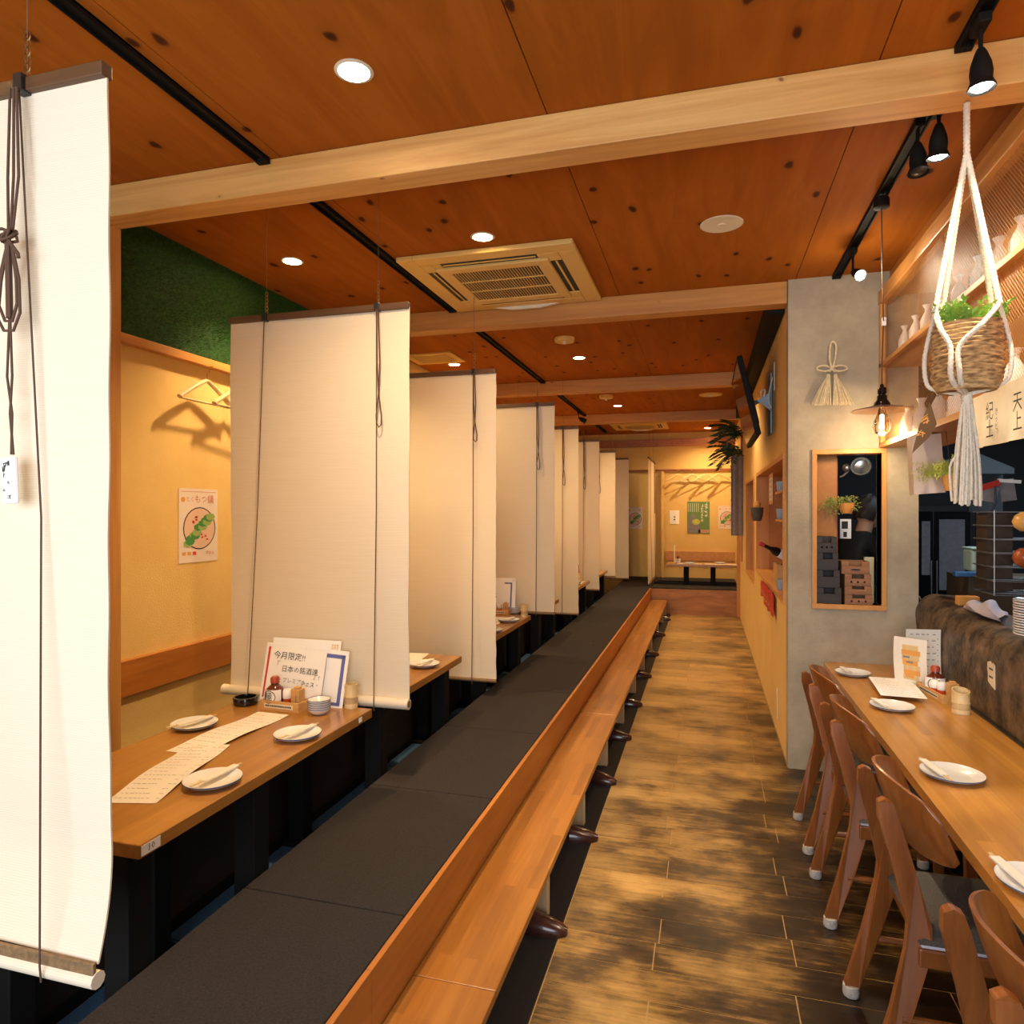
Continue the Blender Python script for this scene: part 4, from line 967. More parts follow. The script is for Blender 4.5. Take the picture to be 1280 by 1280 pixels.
def disc(x, y, r, label, h=0.012, mat='offwhite', cat='ceiling fitting', name='speaker'):
    t = thing(name, (x, y, CZ), label, cat)
    MB().lathe([(r, 0.0), (r, -h*.5), (r*.93, -h), (r*.85, -h*.8), (0.0, -h*.9)], n=32).build('grille', mat, t)
    MB().lathe([(r*.2, -h*.9), (r*.18, -h*1.6), (0, -h*1.7)], n=16).build('centre', 'offwhite2', t)
disc(0.073, 3.60, 0.105, 'large round ceiling speaker right of the ceiling air conditioner', 0.006, 'offwhite2')
disc(-1.14, 5.61, 0.085, 'round cream smoke detector behind the second beam', 0.03, name='smoke_detector')
disc(-1.2, 8.5, 0.085, 'round smoke detector near the third beam', 0.04, name='smoke_detector')
disc(0.05, 8.78, 0.14, 'round flat ceiling speaker near the television', 0.012)
def cassette(x, y, sz, label):
    t = thing('air_conditioner', (x, y, CZ), label, 'air conditioner', 'ceiling air conditioners')
    h = sz/2
    m = MB()
    zb = -0.03
    # outer frame with the four outlet gaps cut by building it from strips
    a, b_, c_ = h, h*0.80, h*0.66
    for k in range(4):
        Q = Matrix.Rotation(R(90*k), 4, 'Z'); m.T = Q
        m.box(-a, b_, b_, a, zb, -0.001)
        m.box(-b_, -h*.56, c_, b_, zb, -0.001); m.box(h*.56, c_, c_, b_, zb, -0.001)
    m.T = None
    m.build('frame', 'offwhite', t, bevel=0.006)
    for k in range(4):
        Q = Matrix.Rotation(R(90*k), 4, 'Z')
        m = MB(); m.T = Q
        m.box(-h*.56, h*.56, c_, b_, -0.024, -0.002)
        m.build('outlet', 'darkslot', t)
        m = MB(); m.T = Q @ Matrix.Translation((0, (b_+c_)/2, -0.028)) @ Matrix.Rotation(R(4), 4, 'X')
        m.box(-h*.54, h*.54, -h*.012, h*.012, -0.002, 0.002); m.build('louver', 'offwhite', t, bevel=0.001)
    m = MB()
    g = h*0.52
    for s_ in (-1, 1):
        m.box(-c_, c_, s_*g, s_*c_, zb-0.012, -0.001); m.box(s_*g, s_*c_, -g, g, zb-0.012, -0.001)
    m.build('centre_panel', 'offwhite', t, bevel=0.005)
    MB().box(-g, g, -g, g, zb-0.003, zb+0.004).build('filter', 'darkslot', t)
    m = MB(); N = 30
    for i in range(N+1):
        x_ = -g+2*g*i/N; m.box(x_-0.0022, x_+0.0022, -g, g, zb-0.009, zb-0.0032)
    for yv in (-g/3, g/3): m.box(-g, g, yv-0.005, yv+0.005, zb-0.010, zb-0.0032)
    m.build('intake_grille', 'offwhite', t)
    m = MB(); m.prism([(-h*.45, 0), (-h*.2, -0.022), (h*.2, -0.022), (h*.45, 0)], lambda p, q: Vector((p, h*.93, zb+q)), lambda p, q: Vector((p, h*.98, zb+q)))
    m.build('label_flap', 'offwhite2', t)
    return t
cassette(-1.19, 4.07, 1.02, 'large yellowed ceiling air conditioner with four louvers and central grille')
cassette(-1.07, 11.55, 0.9, 'small-looking ceiling air conditioner at the far end of the room')
t = thing('ceiling_vent', (-2.46, 5.98, CZ), 'square cream ceiling vent just above the third blind', 'vent')
MB().box(-0.24, 0.24, -0.2, -0.15, -0.014, 0).box(-0.24, 0.24, 0.15, 0.2, -0.014, 0).box(-0.24, -0.18, -0.15, 0.15, -0.014, 0).box(0.18, 0.24, -0.15, 0.15, -0.014, 0).build('frame', 'offwhite', t, bevel=0.003)
MB().box(-0.18, 0.18, -0.15, 0.15, -0.006, -0.002).build('backing', 'darkslot', t)
m = MB()
for i in range(9): m.box(-0.18, 0.18, -0.14+i*.033, -0.128+i*.033, -0.011, -0.006)
m.build('slats', 'offwhite', t)
# black lighting tracks
def track(x, y0, y1, label, w_=0.034):
    t = thing('lighting_track', (x, y0, CZ), label, 'track', 'black ceiling lighting tracks')
    L = y1-y0
    MB().box(-w_/2, -w_/2+.006, 0, L, -0.022, -0.0005).box(w_/2-.006, w_/2, 0, L, -0.022, -0.0005).box(-w_/2, w_/2, 0, L, -0.007, -0.0006).build('rail', 'black', t)
    MB().box(-w_/2-.001, w_/2+.001, -0.004, 0.02, -0.024, -0.0004).build('end_cap', 'black', t)
    MB().box(-w_/2-.001, w_/2+.001, L-0.02, L+0.004, -0.024, -0.0004).build('end_cap', 'black', t)
track(-1.745, -1.3, 2.42, 'black lighting track at the upper left, in front of the nearest beam', 0.05)
track(-1.745, 2.57, 4.59, 'black lighting track running behind the nearest beam beside the air conditioner', 0.05)
track(-1.745, 4.74, 7.40, 'black lighting track between the second and third beams', 0.05)
track(-1.745, 7.55, 10.1, 'short-looking black lighting track beyond the third beam', 0.05)
track(-1.745, 10.27, 12.3, 'farthest black lighting track near the far wall', 0.05)
track(0.765, -1.3, 2.42, 'black lighting track at the upper right in front of the nearest beam', 0.045)
track(0.765, 2.57, 4.57, 'black lighting track over the counter running to the pillar', 0.045)
def spotlamp(x, y, stem, label, aim=(0, 0, 1), lit=True, watts=0, cone=115, shade_l=0.085, r=0.03, group='small black track spotlights'):
    """egg-shaped black spot on a stem under the track"""
    t = thing('track_spotlight', (x, y, CZ-0.022), label, 'spotlight', group)
    MB().box(-0.017, 0.017, -0.04, 0.04, -0.03, -0.0005).build('adapter', 'black', t, bevel=0.004)
    MB().tube([(0, 0, -0.03), (0, 0, -stem)], 0.0065, 8).build('stem', 'black', t)
    ax = Vector(aim).normalized(); Q = ax.to_track_quat('Z', 'X').to_matrix()
    prof = [(0.010, 0.0), (0.016, 0.012), (r*.9, 0.045), (r*1.0, 0.07), (r*.93, 0.092), (r*1.05, 0.10), (r*1.25, 0.115), (r*1.2, 0.117), (r*.9, 0.108)]
    m = MB(); m.T = Matrix.Translation((0, 0, -stem)) @ Q.to_4x4() @ Matrix.Scale(-1, 4, (0, 0, 1))
    m.lathe([(a, -b_) for a, b_ in prof], n=20); m.T = Matrix.Translation((0, 0, -stem)) @ Q.to_4x4()
    m.v = []; m.f = []; m.m = []; m.sm = []
    m.lathe(prof, n=20); m.build('shade', 'black', t)
    m = MB(); m.T = Matrix.Translation((0, 0, -stem)) @ Q.to_4x4(); m.lathe([(0.0, 0.118), (r*.7, 0.116), (r*1.05, 0.108)], n=20)
    m.build('bulb', 'emit_spot' if lit else 'darksteel', t)
    if watts:
        o = light('SPOT', 'spot_beam', Vector((0, 0, -stem))+ax*0.125, watts, SOFT, t, size=0.03, spot=cone, blend=0.9)
        o.rotation_euler = (-ax).to_track_quat('Z', 'Y').to_euler()
    return t
spotlamp(0.765, 2.28, 0.085, 'lit egg-shaped black spotlight hanging in front of the nearest beam', (0.02, 0.0, -1), watts=55, cone=106)
spotlamp(0.765, 1.86, 0.09, 'brightest spotlight at the upper right corner, its head turned sideways', (0.8, 0.35, -0.35), watts=16)
spotlamp(0.745, 2.82, 0.075, 'unlit black spotlight behind the beam, left one of the hanging pair', (0.0, -0.1, -1), lit=False)
spotlamp(0.785, 2.72, 0.065, 'lit black spotlight behind the beam, right one of the hanging pair', (0.0, 0.1, -1), watts=55, cone=106)
spotlamp(0.765, 4.08, 0.12, 'bright spotlight shining beside the pillar at the end of the track', (0.15, -0.75, -0.45), watts=13, r=0.026)
light('POINT', 'pillar_wash', (0.80, 4.02, 2.72), 3, SOFT, size=0.04)
t = spotlamp(-1.745, 9.6, 0.09, 'small black spotlight hanging from the short left track', (0.7, 0.2, -0.4), lit=False, r=0.035)

# pendant lamp with flat enamel shade
cp = thing('pendant_lamp', (0.765, 3.45, CZ-0.022), 'pendant lamp with flat shade and glowing filament bulb in front of the pillar', 'lamp')
MB().lathe([(0.03, 0), (0.034, -0.01), (0.034, -0.045), (0.02, -0.05), (0, -0.05)], n=20).build('canopy', 'black', cp)
lp = Vector((0.945, 4.25, 2.175)); l0 = Vector((0.765, 3.45, CZ-0.022))
hk = Vector((1.0, 4.46, 2.72))
L = lp-l0; Hk = hk-l0
MB().tube([(0, 0, -0.05), Hk*0.5+Vector((0, 0, -0.10)), Hk*0.85+Vector((0, 0, -.05)), Hk], 0.003, 6).tube([Hk, (Hk+L)/2+Vector((0.0, 0.02, 0)), L+Vector((0, 0, 0.14))], 0.0035, 6).build('flex', 'cord', cp)
MB().box(Hk.x-0.012, Hk.x+0.012, Hk.y-.02, Hk.y+.005, Hk.z-0.03, Hk.z+0.02).build('flex_hook', 'paperw', cp, bevel=0.004)
MB().lathe([(0.008, 0.14), (0.012, 0.125), (0.022, 0.12), (0.024, 0.09), (0.018, 0.085), (0.026, 0.07), (0.026, 0.055), (0.040, 0.035), (0.046, 0.018), (0, 0.018)], tuple(L), n=20).build('socket', 'black_gloss', cp)
MB().lathe([(0.045, 0.02), (0.155, -0.004), (0.157, -0.008), (0.150, -0.007), (0.045, 0.012)], tuple(L), n=40).build('shade', plain('brown_enamel', (0.20, 0.11, 0.06), 0.35, 0.3), cp)
MB().lathe([(0.016, 0.01), (0.022, -0.02), (0.042, -0.065), (0.047, -0.10), (0.038, -0.13), (0.012, -0.147), (0, -0.148)], tuple(L), n=24).build('bulb', 'glass', cp)
MB().lathe([(0.0, -0.02), (0.016, -0.03), (0.018, -0.11), (0, -0.118)], tuple(L), n=12).build('filament', plain('filament_glow', (1, .8, .5), emit=60, ecol=(1, 0.72, 0.38)), cp)
light('POINT', 'pendant_light', tuple(L+Vector((0, 0, -0.172))), 8, (1, 0.72, 0.42), cp, size=0.035)

# ================================================================== BOTTLE SHELVES OVER THE BAR
sh = thing('bottle_shelf_unit', (XS, 1.5, 2.0), 'orange wooden shelf unit with woven screen running above the bar', 'shelf')
def rel(x0, x1, y0, y1, z0, z1): return (x0-XS, x1-XS, y0-1.5, y1-1.5, z0-2.0, z1-2.0)
MB().box(*rel(XS, 1.34, YN+.1, YC-.005, 1.985, 2.015)).build('lower_shelf', 'trim_y', sh, bevel=0.002)
MB().box(*rel(XS, 1.34, YN+.1, YC-.005, 2.465, 2.49)).build('upper_shelf', 'trim_y', sh, bevel=0.002)
MB().box(*rel(1.34, 1.355, YN+.1, YC-.005, 2.016, CZ-.002)).build('back_board', 'orangewall', sh)
MB().box(*rel(XS-.005, XS+.06, YN+.1, YC-.005, 2.845, 2.925)).build('header', 'trim_y', sh, bevel=0.004)
MB().box(*rel(XS+.06, 1.34, YN+.1, YC-.005, 2.90, 2.92)).build('top_board', 'orangewall', sh)
MB().box(*rel(XS, XS+.035, YC-.045, YC-.006, 2.0, 2.845)).build('end_post', 'post', sh, bevel=0.003)
MB().box(*rel(XS+.06, XS+.08, YN+.1, YC-.005, 2.925, CZ-.002)).build('fascia', 'orangewall', sh)
# woven screen: crossed wires, joined into one piece
m = MB(); z0, z1, ya, yb_ = 2.49, 2.845, 1.7, YC-.05
def wires(z0, z1, ya, yb_, p, xw):
    H_ = z1-z0; n_ = int((yb_-ya+H_)/p)
    for i in range(n_):
        for d in (1, -1):
            y0 = ya-H_+i*p if d == 1 else ya+i*p
            a0, a1 = y0, y0+d*H_
            # clip to the panel
            zz0, zz1 = z0, z1
            if d == 1:
                if a0 < ya: zz0 = z0+(ya-a0); a0 = ya
                if a1 > yb_: zz1 = z1-(a1-yb_); a1 = yb_
            else:
                if a0 > yb_: zz0 = z0+(a0-yb_); a0 = yb_
                if a1 < ya: zz1 = z1-(ya-a1); a1 = ya
            if zz1-zz0 < .01: continue
            x_ = xw+(0.0008 if d == 1 else -0.0008); w_ = 0.0009
            m.add([(x_-XS, a0-1.5-w_, zz0-2), (x_-XS, a0-1.5+w_, zz0-2), (x_-XS, a1-1.5+w_, zz1-2), (x_-XS, a1-1.5-w_, zz1-2)], [(0, 1, 2, 3)])
            m.add([(x_+.0014-XS, a0-1.5-w_, zz0-2), (x_+.0014-XS, a0-1.5+w_, zz0-2), (x_+.0014-XS, a1-1.5+w_, zz1-2), (x_+.0014-XS, a1-1.5-w_, zz1-2)], [(3, 2, 1, 0)])
wires(2.49, 2.845, 1.9, YC-.05, 0.019, 1.022)
wires(2.015, 2.465, 2.1, YC-.05, 0.019, 1.022)
m.build('woven_screen', plain('screen_wire', (0.50, 0.24, 0.07), 0.5), sh, stuff=True)
def tokkuri(x, y, z, label, s=1.0, rz=0):
    t = thing('sake_flask', (x, y, z), label, 'bottle', 'white sake flasks on the shelves', rz=rz)
    pr = [(0, 0), (0.030, 0), (0.034, 0.006), (0.037, 0.045), (0.034, 0.075), (0.022, 0.105), (0.0125, 0.122), (0.0115, 0.134), (0.019, 0.150), (0.0225, 0.156), (0.018, 0.155), (0.009, 0.136), (0, 0.13)]
    MB().lathe([(a*s, b_*s) for a, b_ in pr], n=22).build('body', 'tokkuri', t)
    m = MB()
    for k in range(3): m.box(-0.0385*s, -0.036*s, -0.006+k*.004, -0.004+k*.004, 0.03*s, 0.075*s)
    m.build('faint_mark', 'inkgrey', t)
ups = [(4.31, 'leftmost'), (4.10, 'second from the pillar'), (3.90, 'third from the pillar'), (3.71, 'fourth from the pillar'), (3.45, 'left of the macrame rope'), (3.22, 'between the two macrame ropes'), (3.02, 'right of the macrame ropes'), (2.83, 'nearest, at the right edge of the view')]
for y_, s_ in ups: tokkuri(1.075, y_, 2.491, 'white sake flask on the upper shelf, '+s_)
los = [(4.25, 'beside the pendant bulb'), (4.00, 'second from the pillar'), (3.72, 'above the brown diamond sign'), (3.48, 'left of the jute planter'), (2.88, 'showing right of the jute planter')]
for y_, s_ in los: tokkuri(1.075, y_, 2.016, 'white sake flask on the lower shelf, '+s_, 1.12)
# paper strips with brush lettering under the lower shelf
def strip(y0, y1, ztop, zbot, txt, label, tsz, seed, small=None, xo=0.0, mat='washi'):
    yc = (y0+y1)/2; w_ = y1-y0; h_ = ztop-zbot
    t = thing('paper_strip', (XS-0.006-xo, yc, zbot), label, 'paper strip', 'hand-lettered paper strips on the shelf edge', rz=R(-90))
    f = lambda u, v: (w_*(u-.5), -0.016-0.009*math.sin(u*3+seed)*(1-v)-0.004*math.sin(v*4+seed), h_*v)
    MB().grid(f, 8, 12, thick=(0, 0.0006, 0)).build('page', mat, t)
    m = MB(); m.text(txt, tsz, (0, -0.0305, h_*.42), (1, 0, 0), (0, 0, 1), vertical=True)
    if small: m.text(small, tsz*.4, (w_*.28, -0.0305, h_*.42), (1, 0, 0), (0, 0, 1), vertical=True)
    m.build('lettering', 'ink', t)
for (ya, yb_, tx, lb, tz, sd, sm_) in ((2.90, 3.12, '十', 'cream paper strip with faint lettering beside the macrame tassel', 0.035, 1, None), (2.685, 2.895, '紀土', 'cream paper strip with two bold brush characters right of the tassel', 0.07, 2, 'きっど'), (2.45, 2.68, '天上', 'cream paper strip with lettering at the right edge of the view', 0.07, 3, None)):
    strip(ya, yb_, 2.035, 1.838, tx, lb, tz, sd, sm_)

# ================================================================== MACRAME PLANTER
PX, PY = 0.80, 2.50
t = thing('hanging_planter', (PX, PY, 2.0), 'jute basket planter hanging in a white macrame rope holder with long tassel', 'planter')
bz = 1.985-2.0
m = MB(); prof = []
for i in range(0, 15):
    z = bz+i*0.0145; r0 = 0.088+0.018*min(1, i/4.0)**.5
    prof += [(r0*.92, z), (r0*.92+0.005, z+0.0072)]
m.lathe([(0, bz)]+prof+[(0.095, bz+0.205), (0.092, bz+0.17), (0, bz+0.17)], n=36); m.build('basket', 'basket', t)
MB().lathe([(0, bz+0.172), (0.097, bz+0.172)], n=20).build('soil', plain('soil', (0.03, 0.018, 0.01), 0.9), t)
# ropes: twisted (bumpy) tubes
def rope(m, pts, r, tw=0.006):
    P_ = [Vector(p) for p in pts]; dense = []; rad = []
    for a, b_ in zip(P_[:-1], P_[1:]):
        n_ = max(2, int((b_-a).length/tw))
        for i in range(n_): dense.append(a+(b_-a)*i/n_); rad.append(r*(1.10 if len(dense) % 2 else 0.90))
    dense.append(P_[-1]); rad.append(r)
    m.tube(dense, rad, 8)
def smooth(pts, n_=5):
    P_ = [Vector(p) for p in pts]; out = []
    for i in range(len(P_)-1):
        p0 = P_[max(i-1, 0)]; p1 = P_[i]; p2 = P_[i+1]; p3 = P_[min(i+2, len(P_)-1)]
        for k in range(n_):
            q = k/n_; out.append(0.5*((2*p1)+(p2-p0)*q+(2*p0-5*p1+4*p2-p3)*q*q+(3*p1-p0-3*p2+p3)*q**3))
    out.append(P_[-1]); return out
ztop = 2.905-2.0; zk = 2.75-2.0; gz = 1.975-2.0
m = MB(); rope(m, [(0, 0, ztop), (0, 0, zk)], 0.0095); m.build('top_rope', 'rope', t)
MB().tube([(0, 0, ztop+0.012), (0, 0, ztop-0.01)], 0.004, 6).build('hook', 'brass', t)
cr = Vector((.952, -.305, 0)); fw = Vector((.305, .952, 0))
dirs = [(-1, -.3), (1, -.3), (-.85, .5), (.85, .5)]
for k, (a, b_) in enumerate(dirs):
    e = cr*a*0.083+fw*(0.062 if b_ > 0 else -0.064)
    m = MB(); top = Vector((0, 0, zk)); mid = e*1.02+Vector((0, 0, 2.235-2.0))
    rope(m, smooth([top, top*0.45+mid*0.55+Vector((0, 0, 0.0)), mid], 4), 0.0085)
    m.build('holder_rope', 'rope', t)
# net round the basket: from each of 4 points two cords go down to the neighbouring front/side points
netpts = []
pf_ = -fw*0.112+cr*-.03
for k, (a, b_) in enumerate(dirs):
    e = cr*a*0.083+fw*(0.062 if b_ > 0 else -0.064)+Vector((0, 0, 2.235-2.0))
    for tgt in ((pf_+cr*-0.012, ) if k == 0 else (pf_+cr*0.012,) if k == 1 else (fw*0.115+cr*(-.012 if k == 2 else .012),)):
        j = tgt+Vector((0, 0, 2.11-2.0))
        m = MB(); rope(m, smooth([e, (Vector(((e+j).x, (e+j).y, 0)).normalized()*0.117)+Vector((0, 0, (e.z+j.z)/2)), j, tgt+Vector((0, 0, 2.03-2.0)), tgt*.7+Vector((0, 0, gz+.02)), Vector((0, 0, gz))], 5), 0.008)
        m.build('net_rope', 'rope', t)
    side = cr*(1 if a > 0 else -1)*0.112
    m = MB(); rope(m, smooth([e, side+Vector((0, 0, 2.13-2.0)), side+Vector((0, 0, 2.03-2.0)), side*.75+Vector((0, 0, gz+.022)), Vector((0, 0, gz))], 5), 0.0065)
    m.build('net_rope', 'rope', t)
m = MB(); m.tube([(0, 0, gz+0.006), (0, 0, gz-0.03)], [0.017, 0.016], 12); m.build('gathering_knot', 'rope', t)
m = MB(); rr = random.Random(11)
for k in range(34):
    a = rr.uniform(0, 6.28); q = math.sqrt(rr.random()); rt, rb = 0.013*q, 0.038*q
    zb_ = 1.628-2.0+rr.uniform(-.01, .012)
    m.tube(smooth([(rt*math.cos(a), rt*math.sin(a), gz-0.02), ((rt+rb)*.62*math.cos(a+.1), (rt+rb)*.62*math.sin(a+.1), gz-0.17), (rb*math.cos(a), rb*math.sin(a), gz-0.27), (rb*1.02*math.cos(a-.1), rb*1.02*math.sin(a-.1), zb_)], 3), 0.0042, 5)
m.tube(smooth([tuple(-cr*0.012+Vector((0, 0, gz-.03))), tuple(-cr*0.02+Vector((0, 0, gz-.17))), tuple(-cr*0.045-fw*.01+Vector((0, 0, gz-.23))), tuple(-cr*0.040+Vector((0, 0, gz-.34)))], 4), 0.0038, 5)
m.build('tassel', 'rope', t)
def leaves(m, c, n_, rr, spread, up, ll, lw, drop=0.0):
    for i in range(n_):
        a = rr.uniform(0, 6.28); q = math.sqrt(rr.random())
        b0 = Vector(c)+Vector((spread[0]*q*math.cos(a), spread[1]*q*math.sin(a), rr.uniform(0, up)))
        d = Vector((math.cos(a)*rr.uniform(.3, 1), math.sin(a)*rr.uniform(.3, 1), rr.uniform(-.1, 1.0)-drop)).normalized()
        l = ll*rr.uniform(.6, 1.2); sd = d.cross(Vector((rr.uniform(-1, 1), rr.uniform(-1, 1), 1))).normalized()*lw
        k = d*l
        m.add([b0, b0+k*.4-sd, b0+k, b0+k*.4+sd], [(0, 1, 2, 3)])
rr = random.Random(21); m = MB()
for i in range(38):
    a = rr.uniform(0, 6.28); q = rr.uniform(.2, 1.0); hgt = rr.uniform(.05, .10)
    base = Vector((0.085*q*math.cos(a), 0.085*q*math.sin(a), bz+.175)); tip = base+Vector((0.03*math.cos(a), 0.03*math.sin(a), hgt))
    if i == 0: tip = base+cr*0.03+Vector((0, 0, .125))
    m.tube([base, tip], 0.0012, 4)
    for k in range(9):
        p_ = base.lerp(tip, (k+1)/9); 
        for s_ in (0, 1, 2):
            b_ = rr.uniform(0, 6.28); d = Vector((math.cos(b_), math.sin(b_), rr.uniform(.2, .9))).normalized(); l = rr.uniform(.018, .030)
            sd = d.cross(Vector((0.3, 0.2, 1))).normalized()*0.0058
            m.add([p_, p_+d*l*.5-sd, p_+d*l, p_+d*l*.5+sd], [(0, 1, 2, 3)])
m.build('foliage', 'leaf', t)

# ================================================================== THINGS ON THE PILLAR
p = atY(1040, 512, YC)
t = thing('straw_tassel_ornament', (p.x, YC-0.03, 1.6+0.0), 'pale straw rope ornament with two tassels hanging on the pillar', 'ornament')
def px2(u, v, y=0.0): q = atY(u, v, YC-0.03); return (q.x-t.location.x, y, q.z-1.6)
m = MB()
m.tube(smooth([px2(1040, 462), px2(1037, 448), px2(1038, 432), px2(1041, 427), px2(1045, 432), px2(1044, 448), px2(1040, 462)], 4), 0.006, 7)
for s_ in (-1, 1):
    m.tube(smooth([px2(1040, 461), px2(1040+s_*8, 457), px2(1040+s_*17, 458), px2(1040+s_*18, 462), px2(1040+s_*8, 464), px2(1040, 461)], 4), 0.0055, 7)
m.tube([px2(1037, 458, -.005), px2(1044, 465, -.005)], 0.009, 7); m.tube([px2(1044, 457, -.006), px2(1036, 465, -.006)], 0.008, 7)
m.build('knotted_rope', 'straw', t)
for s_ in (-1, 1):
    c0 = Vector(px2(1040+s_*4.5, 468)); m = MB(); rr = random.Random(30+s_)
    m.tube([c0, c0+Vector((0, 0, -.02))], [0.011, 0.013], 12)
    for k in range(60):
        a = rr.uniform(0, 6.28); q = math.sqrt(rr.random())
        cb = Vector(px2(1040+s_*14, 506+rr.uniform(-2, 1))); 
        m.tube([c0+Vector((.009*q*math.cos(a), .009*q*math.sin(a), -.015)), c0.lerp(cb, .5)+Vector((.034*q*math.cos(a), .014*q*math.sin(a), 0)), cb+Vector((.060*q*math.cos(a), .018*q*math.sin(a), 0))], 0.0026, 4)
    m.build('tassel', 'straw', t)
# hatch frame in the pillar
t = thing('hatch_frame', ((HX0+HX1)/2, YC, HZ0), 'orange wooden frame of the small hatch in the pillar', 'frame')
hw = (HX1-HX0)/2; hh = HZ1-HZ0
MB().box(-hw-.028, hw+.028, -0.015, 0.118, hh, hh+.03).build('frame_top', 'trim_y', t, bevel=0.002)
MB().box(-hw-.028, hw+.028, -0.015, 0.118, -.03, 0).build('frame_sill', 'trim_y', t, bevel=0.002)
MB().box(-hw-.028, -hw, -0.015, 0.118, 0, hh).build('frame_side', 'post', t, bevel=0.002)
MB().box(hw, hw+.028, -0.015, 0.118, 0, hh).build('frame_side', 'post', t, bevel=0.002)
# what stands in the hatch
def crate(x0, x1, z0, z1, y, label, mat, holes, group):
    t = thing('wooden_crate', ((x0+x1)/2, y, z0), label, 'crate', group)
    w_ = (x1-x0)/2; h_ = z1-z0-.001; d = 0.075; th = 0.008
    m = MB(); m.box(-w_, w_, -d, -d+th, 0, h_*.62)
    m.box(-w_, -w_*.45, -d, -d+th, h_*.62, h_); m.box(w_*.45, w_, -d, -d+th, h_*.62, h_)
    m.build('front', mat, t, bevel=0.0015)
    MB().box(-w_, w_, d-th, d, 0, h_).build('back', mat, t); MB().box(-w_, -w_+th, -d+th, d-th, 0, h_).build('side', mat, t); MB().box(w_-th, w_, -d+th, d-th, 0, h_).build('side', mat, t)
    MB().box(-w_+th, w_-th, -d+th, d-th, 0, th).build('bottom', mat, t)
    m = MB()
    if holes == 3:
        for q in (-.5, 0, .5): m.lathe([(0, 0), (0.006, 0)], (w_*q, 0, 0), 10)
        m.v = [(a, -d-.0006, h_*.34+b_) for a, b_, c_ in m.v]
    elif holes == 1:
        m.prism([(0.030*math.cos(a), 0.006*math.sin(a)) for a in [i*math.pi/6 for i in range(12)]], lambda a, b_: Vector((a, -d-.0008, h_*.34+b_)), lambda a, b_: Vector((a, -d-.0004, h_*.34+b_)))
    if holes: m.build('finger_holes', 'ink', t)
M['crate_dark'] = wood('dark_crate_wood', (0.035, 0.024, 0.018), (0.018, 0.012, 0.009), 'x', 0.5, 20, 0.1)
M['crate_brown'] = wood('brown_crate_wood', (0.36, 0.17, 0.07), (0.20, 0.085, 0.03), 'x', 0.5, 20, 0.1)
def ux(u, v, y): return atY(u, v, y)
y_ = 4.66
for k, (v0, v1, u0, u1, nm, ho) in enumerate(((735, 755, 1020, 1052, 'lowest', 0), (713, 735, 1020, 1050, 'second from the bottom', 0), (691, 713, 1020, 1048, 'third from the bottom', 0), (671, 691, 1020, 1046, 'top', 3))):
    a, b_ = ux(u0, v1, y_-.075), ux(u1, v0, y_-.075)
    z0_ = HZ0+0.001 if k == 0 else zprev
    zprev = b_.z; crate(max(a.x, HX0+.003), b_.x, z0_, b_.z, y_+.0, 'dark wooden crate, %s of the left stack in the pillar hatch' % nm, 'crate_dark', ho, 'dark crates stacked in the hatch')
for k, (v0, v1, u0, u1, nm, ho) in enumerate(((744, 755, 1056, 1091, 'lowest', 3), (733, 744, 1056, 1090, 'second from the bottom', 0), (718, 733, 1056, 1089, 'second from the top', 3), (702, 718, 1052, 1087, 'top', 1))):
    a, b_ = ux(u0, v1, y_-.075), ux(u1, v0, y_-.075)
    z0_ = HZ0+0.001 if k == 0 else zprev
    zprev = b_.z; crate(a.x, b_.x, z0_, b_.z, y_, 'brown wooden crate, %s of the right stack in the pillar hatch' % nm, 'crate_brown', ho, 'brown crates stacked in the hatch')
# plant hanging in the hatch
p = atY(1047, 636, 4.72)
t = thing('hanging_plant', p, 'trailing green plant in an orange pot hanging inside the hatch', 'plant')
MB().lathe([(0, -0.03), (0.03, -0.03), (0.045, 0.0), (0.048, 0.035), (0.042, 0.035), (0, 0.03)], (0.05, 0, 0), n=18).build('pot', plain('orange_pot', (0.62, 0.26, 0.06), 0.5), t)
m = MB(); rr = random.Random(41)
for i in range(60):
    a = rr.uniform(0, 6.28); l = rr.uniform(.05, .12)
    p0 = Vector((0.03, 0, .03)); p1 = p0+Vector((math.cos(a)*l*.6-.02, math.sin(a)*l*.25, rr.uniform(.0, .05))); p2 = p1+Vector((math.cos(a)*l*.5, math.sin(a)*l*.15, -rr.uniform(.0, .08)))
    m.tube([p0, p1, p2], 0.0012, 3)
    for k in range(5):
        q = p1.lerp(p2, k/4); d = Vector((rr.uniform(-1, 1), rr.uniform(-.5, .5), rr.uniform(-.6, .6))).normalized()*.016; sd = Vector((-d.z, 0, d.x))*.22
        m.add([q, q+d*.5-sd, q+d, q+d*.5+sd], [(0, 1, 2, 3)])
m.build('foliage', plain('olive_leaf', (0.22, 0.24, 0.03), 0.5, var=.4, vscale=30), t)
t = thing('clip_lamp', atY(1077, 584, 4.95), 'round steel reflector lamp at the top of the pillar hatch', 'lamp')
m = MB(); m.T = Matrix.Rotation(R(75), 4, 'X') @ Matrix.Rotation(R(-20), 4, 'Y')
m.lathe([(0.012, -0.05), (0.04, -0.045), (0.058, -0.01), (0.062, 0.03), (0.056, 0.03), (0.045, 0.0), (0.02, -0.01), (0.0, -0.01)], n=26); m.build('reflector', 'steel', t)
MB().tube([(0, 0.03, 0), (-.06, .05, -.01), (-.10, .05, -.05), (-.12, .06, -.06)], 0.007, 8).build('arm', 'steel', t)
m = MB().ell((-0.085, 0.02, 0.0), (0.028, 0.028, 0.028)); m.build('second_head', 'steel', t)
t = thing('notice_card', atY(1057, 661, 5.0), 'small white notice with dark boxes behind the hatch plant', 'notice')
